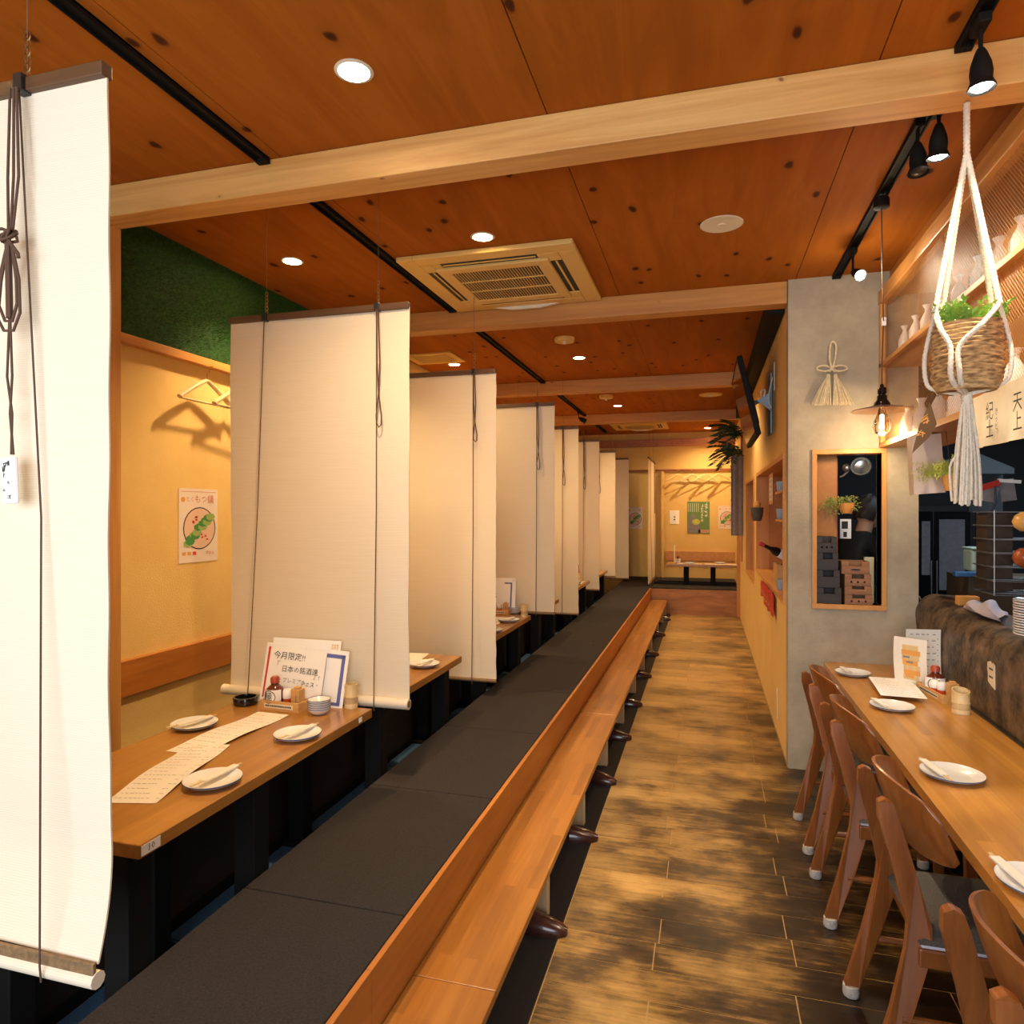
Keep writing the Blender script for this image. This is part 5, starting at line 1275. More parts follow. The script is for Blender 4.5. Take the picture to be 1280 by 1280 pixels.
MB().box(-.034, .034, 0, .003, -.065, .065).build('card', 'paperw', t); MB().box(-.024, .014, -.001, 0, 0.0, .05).box(-.014, .008, -.001, 0, -.055, -.02).build('print', 'ink', t)
t = tag(MB().box(0.975, 1.03, 4.84, 4.87, 0.95, 1.31).build('cutting_board', plain('pale_yellow_board', (0.62, 0.60, 0.38), 0.6)), 'pale yellow upright board behind the brown crates in the hatch', 'board')

# ================================================================== PERSON IN THE KITCHEN
def person():
    H0 = Vector((0.985, 5.36, -0.0))
    t = thing('person', H0, 'person with short dark hair in black clothes working in the kitchen behind the hatch', 'person', rz=R(-55))
    # local: +y forward. joints
    J = {'pel': (0, 0, .93), 'wst': (0, .02, 1.06), 'cst': (0, .06, 1.24), 'nkb': (0, .10, 1.39), 'nk': (0, .125, 1.45), 'hd': (0, .15, 1.50),
         'shl': (-.17, .08, 1.36), 'shr': (.17, .08, 1.36), 'ell': (-.22, .16, 1.10), 'elr': (.22, .16, 1.10), 'wrl': (-.13, .38, 1.03), 'wrr': (.13, .38, 1.03),
         'hpl': (-.09, 0, .90), 'hpr': (.09, 0, .90), 'knl': (-.10, .03, .49), 'knr': (.10, .03, .49), 'anl': (-.10, 0, .09), 'anr': (.10, 0, .09), 'tol': (-.11, .15, .04), 'tor': (.11, .15, .04)}
    Rr = {'pel': .13, 'wst': .125, 'cst': .145, 'nkb': .075, 'nk': .052, 'hd': .05, 'shl': .06, 'shr': .06, 'ell': .043, 'elr': .043, 'wrl': .028, 'wrr': .028, 'hpl': .095, 'hpr': .095, 'knl': .06, 'knr': .06, 'anl': .042, 'anr': .042, 'tol': .035, 'tor': .035}
    E = [('pel', 'wst'), ('wst', 'cst'), ('cst', 'nkb'), ('nkb', 'nk'), ('nk', 'hd'), ('nkb', 'shl'), ('nkb', 'shr'), ('shl', 'ell'), ('shr', 'elr'), ('ell', 'wrl'), ('elr', 'wrr'), ('pel', 'hpl'), ('pel', 'hpr'), ('hpl', 'knl'), ('hpr', 'knr'), ('knl', 'anl'), ('knr', 'anr'), ('anl', 'tol'), ('anr', 'tor')]
    def skin(name, J, Rr, E, root, mat, par, sub=2):
        ks = list(J); me = bpy.data.meshes.new(name); me.from_pydata([J[k] for k in ks], [(ks.index(a), ks.index(b_)) for a, b_ in E], [])
        o = bpy.data.objects.new(name, me); COL.objects.link(o); o.parent = par
        md = o.modifiers.new('skin', 'SKIN'); md.use_smooth_shade = True
        for i, k in enumerate(ks): me.skin_vertices[0].data[i].radius = (Rr[k], Rr[k])
        me.skin_vertices[0].data[ks.index(root)].use_root = True
        s = o.modifiers.new('subsurf', 'SUBSURF'); s.levels = sub; s.render_levels = sub
        me.materials.append(M[mat]); return o
    skin('clothed_body', J, Rr, E, 'pel', 'blackcloth', t)
    m = MB(); hc = Vector((0, .175, 1.60)); Q = Matrix.Rotation(R(-18), 3, 'X')
    m.tube([(0, .115, 1.43), (0, .15, 1.53)], [0.056, 0.052], 14)
    m.ell(hc, (.074, .095, .112), 20, 14, Q)
    def hp(x, y, z): return hc+Q @ Vector((x, y, z))
    m.ell(hp(0, .062, -.062), (.042, .032, .036)); m.ell(hp(0, .098, -.008), (.012, .018, .022)); m.ell(hp(0, .088, -.052), (.024, .010, .007))
    for s_ in (-1, 1): m.ell(hp(s_*.076, -.004, -.005), (.010, .020, .030))
    m.build('head', 'skin', t)
    m = MB()
    for s_ in (-1, 1): m.ell(hp(s_*.030, .086, .012), (.012, .008, .007))
    m.build('eyes', 'ink', t)
    m = MB()
    vs = []; nn, mm = 28, 12
    rr = random.Random(5)
    def hf(u, v):
        a = 2*math.pi*u; front = max(0, math.sin(a)); lim = 2.25-1.15*front**.7
        p_ = lim*v; w_ = 1+0.05*math.sin(u*60+v*9)
        return tuple(hp(.086*w_*math.sin(p_)*math.cos(a), .106*w_*math.sin(p_)*math.sin(a)-.006, .124*w_*math.cos(p_)+.004))
    m.grid(hf, 28, 12); m.build('hair', 'hair', t)
    for s_ in (-1, 1):
        HJ = {'w': (s_*.13, .375, 1.03), 'p': (s_*.12, .42, 1.015), 'q': (s_*.115, .45, 1.005)}; HR = {'w': .024, 'p': .03, 'q': .028}
        EE = [('w', 'p'), ('p', 'q')]
        for k in range(4):
            fx = s_*.115+(k-1.5)*.017
            ll = (.07, .078, .072, .058)[k]
            HJ['a%d' % k] = (fx, .45+ll*.45, 1.0); HJ['b%d' % k] = (fx, .45+ll*.8, .985); HJ['c%d' % k] = (fx, .45+ll, .965)
            HR['a%d' % k] = .009; HR['b%d' % k] = .008; HR['c%d' % k] = .007; EE += [('q', 'a%d' % k), ('a%d' % k, 'b%d' % k), ('b%d' % k, 'c%d' % k)]
        HJ['t0'] = (s_*.085, .425, 1.01); HJ['t1'] = (s_*.070, .455, .998); HR['t0'] = .011; HR['t1'] = .009; EE += [('p', 't0'), ('t0', 't1')]
        skin('hand', HJ, HR, EE, 'p', 'skin', t, 1)
person()

# ================================================================== KITCHEN SEEN OVER THE BAR
def at6(u, v, y): return atY(u, v, y)
# tall dark refrigerator
a, b_ = at6(1141, 640, 7.9), at6(1213, 640, 7.9)
t = thing('refrigerator', ((a.x+b_.x)/2, 8.2, 0.005), 'tall black two-door refrigerator with papers stuck on its doors', 'refrigerator')
w_ = (b_.x-a.x)/2
MB().box(-w_-.05, w_+.06, -.28, .36, 0, 1.66).build('cabinet', 'darksteel', t, bevel=0.01)
MB().box(-w_-.02, -0.075, -.30, -.281, .1, 1.60).build('door', 'black_gloss', t, bevel=0.006)
d2 = MB().box(-0.065, w_, -.30, -.281, .1, 1.60).build('door', 'black_gloss', t, bevel=0.006)
MB().box(-.10, -.09, -.325, -.30, .7, 1.1).build('door_handle', 'steel', t)
MB().box(-.05, -.04, -.325, -.30, .7, 1.1).build('door_handle', 'steel', t)
MB().box(-w_+.08, -0.10, -.304, -.3005, .95, 1.50).build('paper_notice', 'greycloth', t)
MB().box(-.02, w_-.05, -.304, -.3005, .80, 1.52).build('paper_notice', 'greycloth', t)
m = MB()
for k in range(5): m.box(-w_+.005, -w_+.055, -.304, -.3005, 1.05+k*.09, 1.12+k*.09)
m.build('red_stickers', plain('dull_red', (0.20, 0.05, 0.05), 0.6), t)
MB().box(w_+.061, w_+.075, -.28, .3, 0.0, 1.6).build('steel_edge', 'steel', t)
# steel hood
t = thing('range_hood', (2.1, 5.2, 1.82), 'blue-grey steel range hood over the kitchen behind the tassel', 'hood')
pts0 = [at6(1196, 578, 5.0), at6(1222, 566, 5.0), at6(1268, 585, 5.0), at6(1268, 592, 5.0), at6(1196, 592, 5.0)]
o0 = Vector(t.location)
MB().prism([(p_.x-o0.x, p_.z-o0.z) for p_ in pts0], lambda a, b_: Vector((a, -.2, b_)), lambda a, b_: Vector((a, .8, b_))).build('canopy', 'hood', t)
a, b_ = at6(1222, 592, 5.05), at6(1266, 640, 5.05)
MB().box(a.x-o0.x, b_.x-o0.x, .0, .04, b_.z-o0.z, a.z-o0.z-.002).build('back_panel', plain('slate_panel', (0.07, 0.085, 0.10), 0.5, 0.3), t)
t = thing('lanyard_card', at6(1232, 672, 4.6), 'white name card hanging on a dark blue lanyard in the kitchen', 'card')
MB().box(-.04, .04, 0, .004, -.045, .05).build('card', 'paperw', t, bevel=.002)
MB().tube([(0, .0, .05), (-.045, 0, .2), (-.03, 0, .30)], .007, 6).tube([(0, .0, .05), (.05, 0, .2), (.05, 0, .30)], .007, 6).build('strap', plain('navy_strap', (.03, .04, .08), .8), t)
MB().box(-.03, .03, -.001, 0, -.012, -.009).box(.01, .02, -.001, 0, -.03, -.022).build('print', 'inkgrey', t)
t = thing('order_slips', at6(1238, 606, 4.7), 'red and white order slips clipped under the hood', 'paper')
m = MB(); m.T = Matrix.Rotation(R(-18), 4, 'Y'); m.box(-.05, .05, 0, .006, -.02, .015); m.build('red_clip', 'redcloth', t)
m = MB(); m.T = Matrix.Rotation(R(10), 4, 'Y'); m.box(-.03, .05, .008, .012, -.10, -.01); m.build('slip', 'greycloth', t)
m = MB(); m.T = Matrix.Rotation(R(5), 4, 'Y'); m.box(.04, .16, .01, .02, .02, .04); m.build('white_ruler', 'paperw', t)
m = MB(); m.T = Matrix.Rotation(R(-8), 4, 'Y'); m.box(.05, .13, .02, .024, -.11, .02); m.build('slip', 'greycloth', t)
# wire rack
a, b_ = at6(1243, 640, 4.2), at6(1275, 745, 4.2)
t = thing('wire_rack', (a.x, 4.3, b_.z), 'steel wire rack with shelves behind the bar at the right edge', 'rack')
w_, h_ = 0.42, a.z-b_.z
m = MB()
for k in range(7):
    z = h_*k/6
    for q in range(4): m.tube([(0, -.1+q*.1, z), (w_, -.1+q*.1, z)], .003, 5)
    m.tube([(0, -.1, z), (0, .2, z)], .004, 5)
m.build('wire_shelves', 'steel', t)
for x_ in (0.0, 0.16):
    MB().tube([(x_, -.1, 0), (x_, -.1, h_+.01)], .003 if x_ < .1 else .008, 6).build('upright', 'steel', t)
m = MB().box(0.015, 0.14, .05, .2, 0.01, h_*.98); m.build('stacked_trays', plain('brown_trays', (.05, .03, .018), .6, var=.3, vscale=30), t)
for v_, c_, nm in ((652, (0.85, 0.45, 0.12), 'orange round bowl on the wire rack, upper'), (697, (0.42, 0.09, 0.02), 'red-brown round bowl on the wire rack, lower')):
    p = at6(1281, v_, 4.12)
    t = thing('lacquer_bowl', (p.x, 4.12, p.z-.05), nm, 'bowl', 'bowls at the right edge')
    MB().lathe([(0, 0), (.02, 0), (.045, .02), (.055, .05), (.045, .08), (.02, .098), (0, .10)], n=20).build('bowl', plain('lacquer', c_, .3, coat=.4), t)
# plates stacked on the bar
for k in range(14):
    t = thing('stacked_plate', (1.31, 3.28, 1.092+k*.0105), 'pale rimmed plate in the tall stack on the bar, %s' % (['lowest one', 'second', 'third', 'fourth', 'fifth', 'sixth', 'seventh', 'eighth', 'ninth', 'tenth', 'eleventh', 'twelfth', 'thirteenth', 'topmost one'][k]+('' if k in (0, 13) else ' from the bottom')), 'plate', 'plates stacked on the bar')
    MB().lathe([(0, .003), (.05, .003), (.088, .010), (.09, .012), (.088, .006), (.05, 0), (0, 0)], n=28).build('dish', 'white' if k % 2 else 'tokkuri', t)
# towel, orange box, containers
t = thing('folded_towel', (1.325, 3.90, 1.088), 'crumpled lavender white towel lying on the bar top', 'towel')
def tw(u, v):
    a = 2*math.pi*u; s_ = math.sin(math.pi*min(max(v, .04), .96))**.5
    return (0.055*s_*math.cos(a)*(1+.15*math.sin(a*3+v*9))+0.0, (v-.5)*0.46, 0.035*s_*(1+math.sin(a))*(1+.2*math.sin(v*14+a*2))*(1.25-.5*v if v < .9 else .8)+.001)
MB().grid(lambda u, v: tw(u, 1-v), 20, 30).build('cloth_roll', 'cloth', t)
p = Vector((1.36, 4.22, 1.075))
tag(MB().box(-.05, .05, -.03, .03, 0.0, .05).build('small_orange_box', 'inkorange', loc=p+Vector((0, .02, .02)), bevel=.003), 'small orange box behind the towel on the bar', 'box')
p = at6(1225, 700, 4.9)
t = thing('plastic_container', (p.x, 4.9, p.z-.07), 'pale green plastic container by the wire rack', 'container')
MB().box(-.07, .07, -.08, .08, 0, .14).build('tub', plain('pale_green_plastic', (.42, .58, .52), .4), t, bevel=.015)
MB().box(-.075, .075, -.085, .085, .14, .15).build('lid', plain('mint_lid', (.5, .68, .6), .4), t, bevel=.004)
tag(MB().box(-.13, -.0, -.03, .03, 0, .03).build('blue_tray', plain('blue_plastic', (.05, .14, .34), .35), loc=(p.x-.05, 4.78, p.z-.095), bevel=.006), 'small blue plastic tray left of the pale green container', 'tray')
tag(MB().box(-.22, .40, -.15, .25, -1.35, 0).build('kitchen_cabinet', plain('brown_cabinet', (.09, .06, .035), .5), loc=(p.x+.12, 4.93, p.z-.10)), 'brown cabinet under the pale green container', 'cabinet')
t = thing('cooking_pot', (1.80, 3.95, 0.90), 'black cooking pot behind the towel', 'pot')
MB().lathe([(0, 0), (.15, 0), (.165, .02), (.17, .19), (.18, .195), (.18, .205), (.10, .235), (.02, .245), (0, .245)], n=28).build('pot_body', 'black_gloss', t)
MB().lathe([(.02, .245), (.025, .27), (0, .275)], n=12).build('lid_knob', 'black', t)
tag(MB().box(1.53, 2.3, 2.6, 4.4, 0.005, 0.898).build('kitchen_counter', 'darksteel'), 'dark steel worktop behind the bar wall', 'counter')
# diamond sign, pale wooden box and yellow plant beside the pillar under the shelf
a, b_ = atY(1139, 541, 3.75), atY(1180, 618, 3.75)
t = thing('hanging_paper_bag', ((a.x+b_.x)/2, 3.79, b_.z), 'pale pinkish tall paper bag hanging under the shelf beside the pillar', 'bag')
w_ = (b_.x-a.x)/2; h_ = a.z-b_.z
m = MB(); m.prism([(-w_*.82, 0), (w_*1.1, .01), (w_*.82, h_*.98), (-w_*1.0, h_*.95)], lambda a, b_: Vector((a, -.04, b_)), lambda a, b_: Vector((a, .04, b_)))
m.build('bag_body', plain('pinkish_kraft', (.74, .58, .48), .8, var=.08, vscale=9), t, bevel=.002)
MB().tube([(0, 0, h_*.95), (0, 0, 1.984-b_.z)], .002, 5).build('string', 'cord', t)
pts = [atY(u, v, 3.42) for u, v in ((1163, 503), (1171, 530), (1162, 546), (1141, 566), (1150, 531))]
o0 = pts[0].copy(); t = thing('diamond_sign', o0, 'brown diamond-shaped wooden sign with carved letters beside the pillar', 'sign')
MB().prism([(p_.x-o0.x, p_.z-o0.z) for p_ in pts][::-1], lambda a, b_: Vector((a, 0, b_)), lambda a, b_: Vector((a, .012, b_))).build('board', plain('dark_sign_wood', (.13, .07, .028), .4), t, bevel=.001)
m = MB()
X_ = (pts[4]-pts[3]); 
scribble(m, -.012, -.072, .045, -.0012, 3, (1, 0, .25), (.1, 0, 1)); scribble(m, -.025, -.125, .036, -.0012, 4, (1, 0, .25), (.1, 0, 1)); m.build('carved_letters', 'inkorange', t)
MB().tube([(0, .006, -.005), (0.0, .008, .03), (.04, .02, .03)], .002, 5).build('string', 'cord', t)
p = atY(1178, 596, 3.60)
t = thing('potted_fern', p, 'feathery yellow-green plant in an orange pot under the shelf', 'plant')
MB().lathe([(0, -.065), (.024, -.065), (.035, -.02), (.036, .01), (.030, .01), (0, .0)], (.035, 0, 0), n=18).build('pot', 'inkorange', t)
MB().tube([(.035, 0, 0), (.03, .05, 2.0-p.z-.02)], .0015, 4).build('string', 'cord', t)
m = MB(); rr = random.Random(77)
for i in range(42):
    a = rr.uniform(0, 6.28); l = rr.uniform(.06, .15)
    dx_ = math.cos(a)*l*.8-.035; p0 = Vector((.03, 0, .01)); p1 = p0+Vector((dx_*.5, math.sin(a)*l*.3, rr.uniform(.0, .07))); p2 = p1+Vector((dx_*.7, math.sin(a)*l*.2, rr.uniform(-.06, .02)))
    m.tube([p0, p1, p2], .0013, 3)
    for k in range(9):
        q = p0.lerp(p1, k/5) if k < 5 else p1.lerp(p2, (k-4)/4)
        for s_ in (-1, 1):
            d = Vector((rr.uniform(-.6, .2), rr.uniform(-.5, .5), s_*rr.uniform(.3, 1))).normalized()*.017; sd = Vector((-d.z, 0, d.x))*.16
            m.add([q, q+d*.5-sd, q+d, q+d*.5+sd], [(0, 1, 2, 3)])
m.build('foliage', 'leafy', t)

# ================================================================== AISLE WALL: TELEVISION, DISPLAY OPENINGS, LEAVES, BANNER
t = thing('television', (0.30, 5.85, 2.46), 'flat black television tilted down on a wall bracket high over the aisle', 'television')
t.rotation_euler = (0, R(-13), 0)
MB().box(-.02, .02, -.55, .55, -.30, .30).build('case', 'black', t, bevel=.006)
MB().box(-.0215, -.0202, -.52, .52, -.27, .27).build('screen', plain('dark_screen', (.01, .01, .014), .08), t)
MB().box(.0201, .05, -.3, .3, -.2, .12).build('back_cover', 'darksteel', t, bevel=.01)
t = thing('television_bracket', (XR, 5.75, 2.46), 'pale blue-grey steel wall bracket with cable behind the television', 'bracket')
MB().box(-.015, -.001, -.10, .10, -.25, .22).build('wall_plate', 'hood', t, bevel=.003)
MB().tube([(-.015, 0, 0), (-.09, -.0, .02), (-.13, 0, .0)], .016, 8).build('arm', 'hood', t)
MB().prism([(-.01, .06), (-.11, .0), (-.01, -.08)], lambda a, b_: Vector((a-.01, -.16, b_)), lambda a, b_: Vector((a-.01, -.15, b_))).build('gusset', plain('pale_blue_steel', (.35, .45, .55), .4), t)
MB().tube(smooth([(-.01, -.22, .16), (-.04, -.22, .0), (-.02, -.22, -.07), (-.07, -.2, -.03), (-.09, -.18, .06), (-.06, -.2, .07), (-.07, -.2, .02)], 5), .005, 6).build('cable', 'offwhite2', t)
MB().box(-.006, -.001, -.30, -.26, .05, .26).build('outlet_plate', 'offwhite2', t)
tag(MB().box(XR-.10, XR-.004, 4.75, 9.9, CZ-.16, CZ-.004).build('curtain_box', 'black', bevel=.004), 'dark box running along the top of the aisle wall above the television', 'duct')
def opening(N, name, label):
    y0, y1, z0, z1 = N; t = thing(name, (XR, y0, z0), label, 'frame'); L = y1-y0; H = z1-z0
    MB().box(-.012, .11, -.03, L+.03, H-.001, H+.035).build('frame_top', 'trim_y', t, bevel=.002)
    MB().box(-.012, .11, -.03, L+.03, -.03, .001).build('frame_sill', 'trim_y', t, bevel=.002)
    MB().box(-.012, .11, -.03, .003, 0, H).build('frame_side', 'post', t, bevel=.002)
    MB().box(-.012, .11, L-.003, L+.03, 0, H).build('frame_side', 'post', t, bevel=.002)
    MB().box(.30, .32, 0, L, 0, H).build('back_board', 'redwood', t)
    MB().box(.11, .30, 0, L, H, H+.012).box(.11, .30, 0, L, -.012, 0).build('inner_boards', 'orangewall', t)
    MB().box(.11, .31, -.022, -.001, -.01, H+.01).build('end_board', 'orangewall', t)
    MB().box(.11, .31, L+.001, L+.02, -.01, H+.01).build('end_board', 'orangewall', t)
    return t
t1 = opening((4.80, 7.25, 1.03, 1.95), 'display_niche', 'long wooden display niche with small shelves in the aisle wall')
for z in (.50, .70): MB().box(.0, .30, 0.004, .62, z, z+.018).build('shelf', 'trim_y', t1, bevel=.002)
MB().box(.10, .115, 1.1, 1.13, 0.001, .919).build('divider', 'post', t1)
t2 = opening((7.72, 9.15, 0.87, 1.95), 'display_niche', 'second narrower-looking wooden niche farther down the aisle wall')
# things in the niche
def sc_(v): return None
M['celadon'] = plain('pale_blue_ceramic', (.30, .45, .58), .3, coat=.3)
for z, nm in ((1.748, 'top'), (1.548, 'middle'), (1.031, 'lowest')):
    t = thing('blue_cup', (XR+.042, 5.36, z), 'pale blue ceramic cup in the niche near the pillar, %s one' % nm, 'cup', 'pale blue cups in the niche')
    MB().lathe([(0, 0), (.028, 0), (.036, .01), (.040, .075), (.036, .075), (.030, .012), (0, .01)], n=20).build('cup_body', 'celadon', t)
tt = thing('figurine', (XR+.06, 5.20, 1.549), 'small brown ornament on the middle niche shelf', 'ornament')
MB().lathe([(0, 0), (.03, 0), (.034, .03), (.02, .055), (.024, .075), (.015, .1), (0, .105)], n=14).build('body', 'crate_brown', tt)
tt = thing('figurine', (XR+.06, 5.20, 1.749), 'small dark ornament on the top niche shelf', 'ornament')
MB().lathe([(0, 0), (.03, 0), (.03, .02), (.012, .05), (.026, .08), (.0, .11)], n=14).build('body', 'crate_dark', tt)
board('menu_board', (XR-.005, 5.75, 1.66), .28, .24, 0, R(-90), 'framed cream menu board at the top of the niche', [('r', 3, (-.14, .14, 0, .03)), ('r', 3, (-.14, .14, .21, .24)), ('r', 3, (-.14, -.115, 0, .24)), ('r', 3, (.115, .14, 0, .24))]+[('s', 0, (-.08+k*.055, .06+j*.04, .03)) for k in range(4) for j in range(4)], mat='washi')
t = thing('liquor_bottle', (XR+.02, 5.25, 1.30), 'dark bottle leaning out of the niche beside the pillar', 'bottle', rot=(R(20), R(-62), 0))
MB().lathe([(0, -.12), (.030, -.12), (.032, -.10), (.032, .05), (.014, .09), (.012, .15), (.014, .17), (0, .172)], n=20).build('body', 'black_gloss', t)
MB().lathe([(.0325, -.06), (.0325, .02)], n=20, cap=False).build('paper_label', 'paperw', t)
MB().lathe([(.015, .14), (.015, .173), (0, .174)], n=16).build('cap', 'redcloth', t)
t = thing('bottle_crate', (XR+.10, 5.64, 1.031), 'pale wooden box holding bottles on the niche floor', 'box')
for a_ in ((-.08, .08, -.16, -.15), (-.08, .08, .15, .16), (-.08, -.07, -.15, .15), (.07, .08, -.15, .15)): MB().box(*a_, 0, .17).build('side', 'palewood', t)
MB().box(-.07, .07, -.15, .15, 0, .01).build('bottom', 'palewood', t)
for k in range(3):
    b_ = thing('liquor_bottle', (XR+.10, 5.55+k*.09, 1.042), 'dark bottle standing in the pale wooden niche box, %s from the pillar' % ['first', 'second', 'third'][k], 'bottle', 'bottles in the niche box')
    MB().lathe([(0, 0), (.03, 0), (.032, .14), (.012, .19), (.012, .24), (0, .242)], n=16).build('body', 'soy', b_)
    MB().lathe([(.0325, .05), (.0325, .11)], n=16, cap=False).build('paper_label', ['paperw', 'redcloth', 'washi'][k], b_)
t = thing('hanging_basket', (XR-.055, 6.5, 1.62), 'dark woven basket of orange fruit hanging on the aisle wall', 'basket')
MB().lathe([(0, -.10), (.07, -.10), (.10, -.05), (.11, .02), (.10, .02), (0, -.02)], n=22, sx=.5).build('basket', plain('grey_basket', (.10, .09, .07), .8, bump=.8, bscale=80), t)
for k in range(4): MB().ell((.0, -.05+k*.035, .03+.02*(k % 2)), (.03, .03, .028)).build('fruit', 'inkorange', t)
t = thing('red_banner', (XR-.012, 5.90, 0.88), 'red cloth banner with pale lettering hanging below the niche', 'banner', rz=R(-90))
def rb(u, v): return (1.2*(u-.5), -.008*math.sin(u*22)-.010, -.06+.02*math.sin(u*9)*(1-v)+.18*v+.03*(1-v)*(1-u))
MB().grid(rb, 30, 8, thick=(0, .001, 0)).build('cloth_panel', 'redcloth', t)
m = MB()
for k in range(8): scribble(m, -.50+k*.14, .03, .10, -.022, k)
m.build('lettering', 'inkorange', t)
t = thing('grey_banner', (XR-.09, 9.75, 1.28), 'grey cloth banner hanging at the far end of the aisle wall', 'banner')
MB().grid(lambda u, v: (.10*(u-.5)*1.6, .012*math.sin(u*14), 1.08*v), 10, 6, thick=(0, .002, 0)).build('cloth_panel', 'greycloth', t)
MB().tube([(-.1, 0, 1.085), (.09, 0, 1.085)], .008, 6).build('rod', 'darkwood_x', t)
def palm(c, n_, L_, label, seed, lean):
    t = thing('palm_leaves', c, label, 'plant', 'dark leaves at the end of the aisle'); rr = random.Random(seed); m = MB()
    for i in range(n_):
        a = lean+rr.uniform(-1.1, 1.1); el = rr.uniform(-.5, .9); l = L_*rr.uniform(.6, 1)
        d = Vector((math.cos(a)*math.cos(el), math.sin(a)*math.cos(el), math.sin(el)))
        pts_ = [Vector((0, 0, 0)), d*l*.5+Vector((0, 0, .02)), d*l+Vector((0, 0, -.07))]
        P_ = smooth(pts_, 4); m.tube(P_, .004, 4)
        for q, p_ in enumerate(P_[1:]):
            for s_ in (-1, 1):
                e = (d.cross(Vector((0, 0, 1))).normalized()*s_+d*.7+Vector((0, 0, -.3))).normalized()*L_*.28; sd = Vector((0, 0, .012))
                m.add([p_, p_+e*.5+sd, p_+e, p_+e*.5-sd], [(0, 1, 2, 3)])
    m.build('fronds', 'leafd', t)
palm((XR-.06, 9.3, 2.60), 16, .42, 'dark leaf cluster beside the television near the ceiling', 3, R(185))
palm((XR-.06, 10.0, 2.42), 14, .42, 'dark palm fronds above the grey banner in front of the far wall', 8, R(190))
MBv = MB().tube(smooth([(0, 0, 0), (-.02, 0, -.2), (.01, 0, -.4), (-.03, 0, -.6), (0, 0, -.85)], 4), .01, 6)
rr = random.Random(9)
leaves(MBv, (0, 0, -.8), 60, rr, (.03, .03), .8, .07, .014, .6)
tag(MBv.build('dried_branch', plain('dried_leaf', (.20, .10, .03), .7, var=.3, vscale=20), loc=(XR-.10, 10.25, 2.25)), 'dried brown hanging branch beside the grey banner', 'plant')
# wall shoe-tag switch near the far end
tag(MB().box(XR-.006, XR-.0005, 5.2, 5.24, .12, .34).build('wall_mark', 'offwhite2', bevel=.001), 'small pale vertical strip low on the aisle wall', 'fitting')

# ================================================================== WALL HANGINGS
def food_poster(c, w, h, rz, label, group='food posters with a bowl of greens'):
    t = thing('food_poster', c, label, 'poster', group, rz=rz)
    MB().box(-w/2, w/2, 0, .0015, 0, h).build('sheet', plain('poster_pink_paper', (.78, .68, .60), .6), t)
    m = MB(); e = 0.0005
    def disc2(cx, cz, rx, rz_, mi, e, n_=24, a0=0, a1=360):
        m.mi = mi; m.add([(cx+rx*math.cos(R(a0+(a1-a0)*i/n_)), -e, cz+rz_*math.sin(R(a0+(a1-a0)*i/n_))) for i in range(n_)], [tuple(range(n_))])
    disc2(0.02*w, .46*h, .42*w, .29*h, 0, e*1); disc2(.02*w, .46*h, .395*w, .275*h, 1, e*2)
    rr = random.Random(4)
    for i in range(16):      # band of greens across the bowl
        q = i/15.0; cx = -.26*w+.56*w*q+rr.uniform(-.03, .03)*w; cz = .28*h+.36*h*q+rr.uniform(-.03, .03)*h
        disc2(cx, cz, .125*w, .052*h, 2 if i % 3 else 6, e*(3+i*.1), 7)
    for i in range(9): disc2(rr.uniform(-.25, -.05)*w+(.3*w if i > 4 else 0), (rr.uniform(.5, .63) if i < 5 else rr.uniform(.30, .42))*h, .035*w, .014*h, 3, e*3, 8)
    m.mi = 4; m.text('とく', .11*w, (-.22*w, -e*2, .85*h), (1, 0, 0), (0, 0, 1)); m.mi = 4; m.text('もつ鍋', .17*w, (.14*w, -e*2, .85*h), (1, 0, 0), (0, 0, 1))
    disc2(-.40*w, .85*h, .055*w, .035*h, 5, e*2, 14)
    m.mi = 4; m.quad((-.45*w, -e, .955*h), (.45*w, -e, .955*h), (.45*w, -e, .962*h), (-.45*w, -e, .962*h))
    for k, mi in enumerate((5, 5, 3)): m.mi = mi; m.quad((-.42*w+k*.13*w, -e, .10*h), (-.33*w+k*.13*w, -e, .10*h), (-.33*w+k*.13*w, -e, .145*h), (-.42*w+k*.13*w, -e, .145*h))
    m.mi = 4; [scribble(m, .22*w+k*.07*w, .12*h, .08*w, -e*2, k+5) for k in range(3)]
    m.build('print', ['ink', plain('broth_pink', (.72, .50, .38), .6), plain('print_green', (.05, .25, .06), .6), 'inkred', plain('print_red', (.66, .20, .15), .6), 'inkorange', plain('print_lightgreen', (.30, .42, .12), .6)], t)
    return t
food_poster((XL+.003, 3.22, 1.32), .305, .41, R(90), 'food poster with a pot of greens on the yellow left wall')
def uf(u, v): return atY(u, v, YF-.003)
a, b_ = uf(785, 661), uf(803, 634); food_poster(((a.x+b_.x)/2, YF-.003, a.z), b_.x-a.x, b_.z-a.z, 0, 'food poster on the far wall between the last blinds')
a, b_ = uf(898, 661), uf(919, 632); food_poster(((a.x+b_.x)/2, YF-.003, a.z), b_.x-a.x, b_.z-a.z, 0, 'food poster at the right end of the far wall beside the green poster')
a, b_ = uf(837, 655), uf(849, 638)
board('notice_sheet', ((a.x+b_.x)/2, YF-.006, a.z), b_.x-a.x, b_.z-a.z, 0, 0, 'small white notice with a green mark on the far wall', [('p', 4, [(-.02, .13), (.0, .10), (.02, .13), (.0, .15)], .0006), ('p', 0, [(-.015, .07), (.015, .07), (.015, .09), (-.015, .09)], .0006)], cat='notice')
a, b_ = uf(859, 667), uf(887, 627); pw, ph = b_.x-a.x, b_.z-a.z
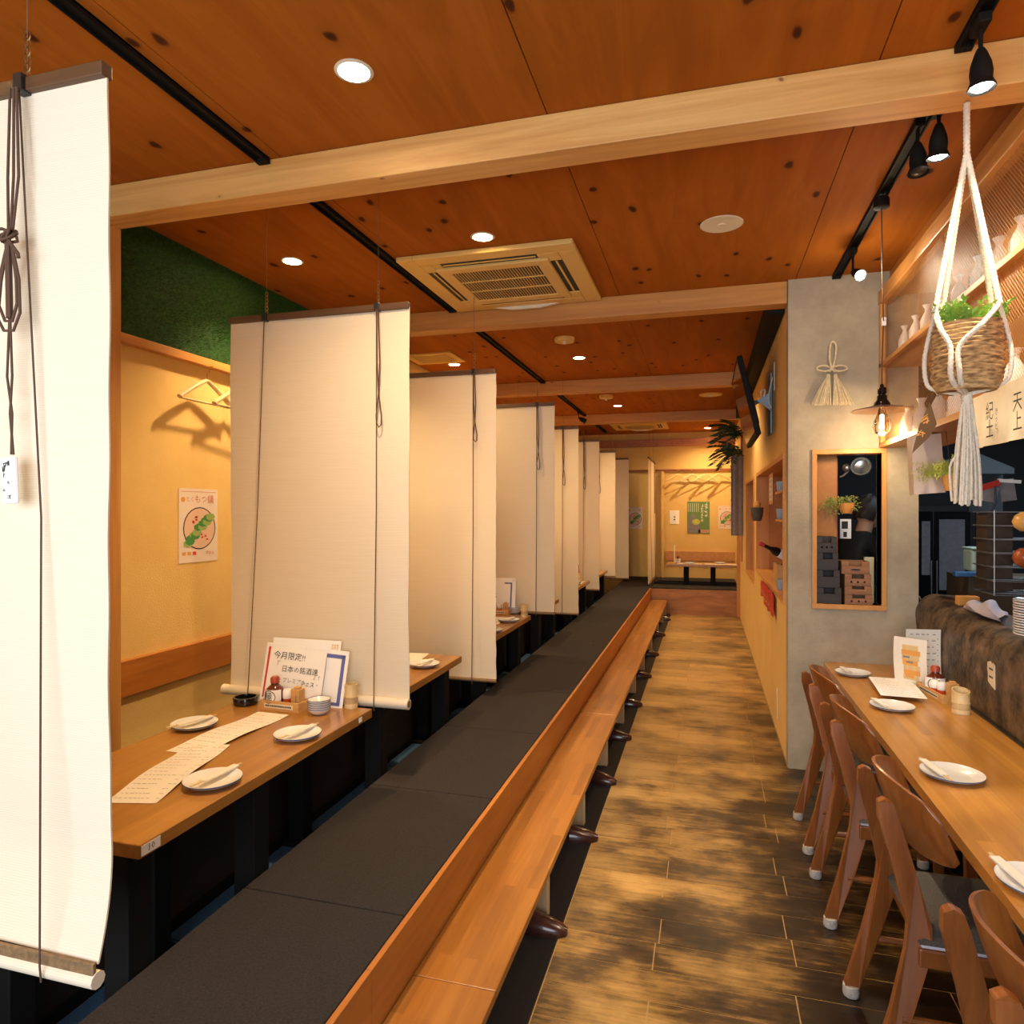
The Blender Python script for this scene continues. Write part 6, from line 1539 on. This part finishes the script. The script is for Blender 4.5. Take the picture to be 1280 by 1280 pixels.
it = [('p', 9, [(-.48*pw, .02*ph), (.1*pw, .02*ph), (.05*pw, .3*ph), (-.1*pw, .5*ph), (-.25*pw, .66*ph), (-.4*pw, .5*ph), (-.45*pw, .25*ph)], .0006), ('p', 7, [(-.2*pw+.18*pw*math.cos(a_)+.1*pw, .37*ph+.09*ph*math.sin(a_)) for a_ in [i*.5236 for i in range(12)]], .001), ('r', 8, (-.0*pw, .48*pw, .02*ph, .13*ph), .0006)]
it += [('r', 6, (-.46*pw+k*.09*pw, -.44*pw+k*.09*pw, .68*ph, .95*ph), .0006) for k in range(6)]
it += [('s', 6, (.17*pw, .88*ph-k*.095*ph, .10*ph)) for k in range(6)]+[('s', 6, (.36*pw, .92*ph-k*.11*ph, .12*ph)) for k in range(4)]
board('drink_poster', ((a.x+b_.x)/2, YF-.006, a.z), pw, ph, 0, 0, 'green poster with white vertical Japanese lettering on the far wall', it, cat='poster', mat=plain('poster_green', (.13, .24, .07), .6))
# hangers
def hanger(c, rz, label, tilt=0):
    t = thing('coat_hanger', c, label, 'hanger', 'pale wooden coat hangers', rot=(0, tilt, rz))
    m = MB(); P_ = smooth([(-.205, 0, -.125), (-.19, 0, -.112), (-.10, 0, -.055), (-.02, 0, -.012), (0, 0, -.006), (.02, 0, -.012), (.10, 0, -.055), (.19, 0, -.112), (.205, 0, -.125)], 4)
    n_ = len(P_); m.tube(P_, [.010+.006*abs(2*i/(n_-1)-1) for i in range(n_)], 8); m.build('shoulder', 'bamboo', t)
    MB().tube([(-.195, 0, -.128), (.195, 0, -.128)], .006, 7).build('trouser_bar', 'bamboo', t)
    MB().tube(smooth([(0, 0, -.005), (0, 0, .03), (.016, 0, .045), (.02, 0, .06), (.008, 0, .075), (-.008, 0, .072)], 4), .002, 5).build('hook', 'brass', t)
for k, (y_, nm) in enumerate(((3.20, 'full coat hanger on the left wall rail'), (3.44, 'second coat hanger on the left wall rail, cut off by the wide blind'))):
    hanger((XL+(.075 if y_ < 3.3 else .11), y_, 2.335), R(90 if y_ < 3.3 else 86), 'pale wooden '+nm)
for k in range(4):
    p = uf(848+k*17, 596); hanger((p.x, YF-.10, 2.285), R(18), 'pale wooden coat hanger on the far wall, %s from the left' % ['first', 'second', 'third', 'fourth'][k])
M_peg = MB()
for k in range(4): p = uf(848+k*17, 596); M_peg.tube([(p.x, YF-.04, 2.352), (p.x, YF-.125, 2.352)], .003, 5)
for y_ in (3.20, 3.46): M_peg.tube([(XL+.05, y_, 2.408), (XL+.12, y_, 2.408)], .003, 5)
tag(M_peg.build('hanger_pegs', 'brass'), 'small brass pegs holding the coat hangers on the rails', 'peg')
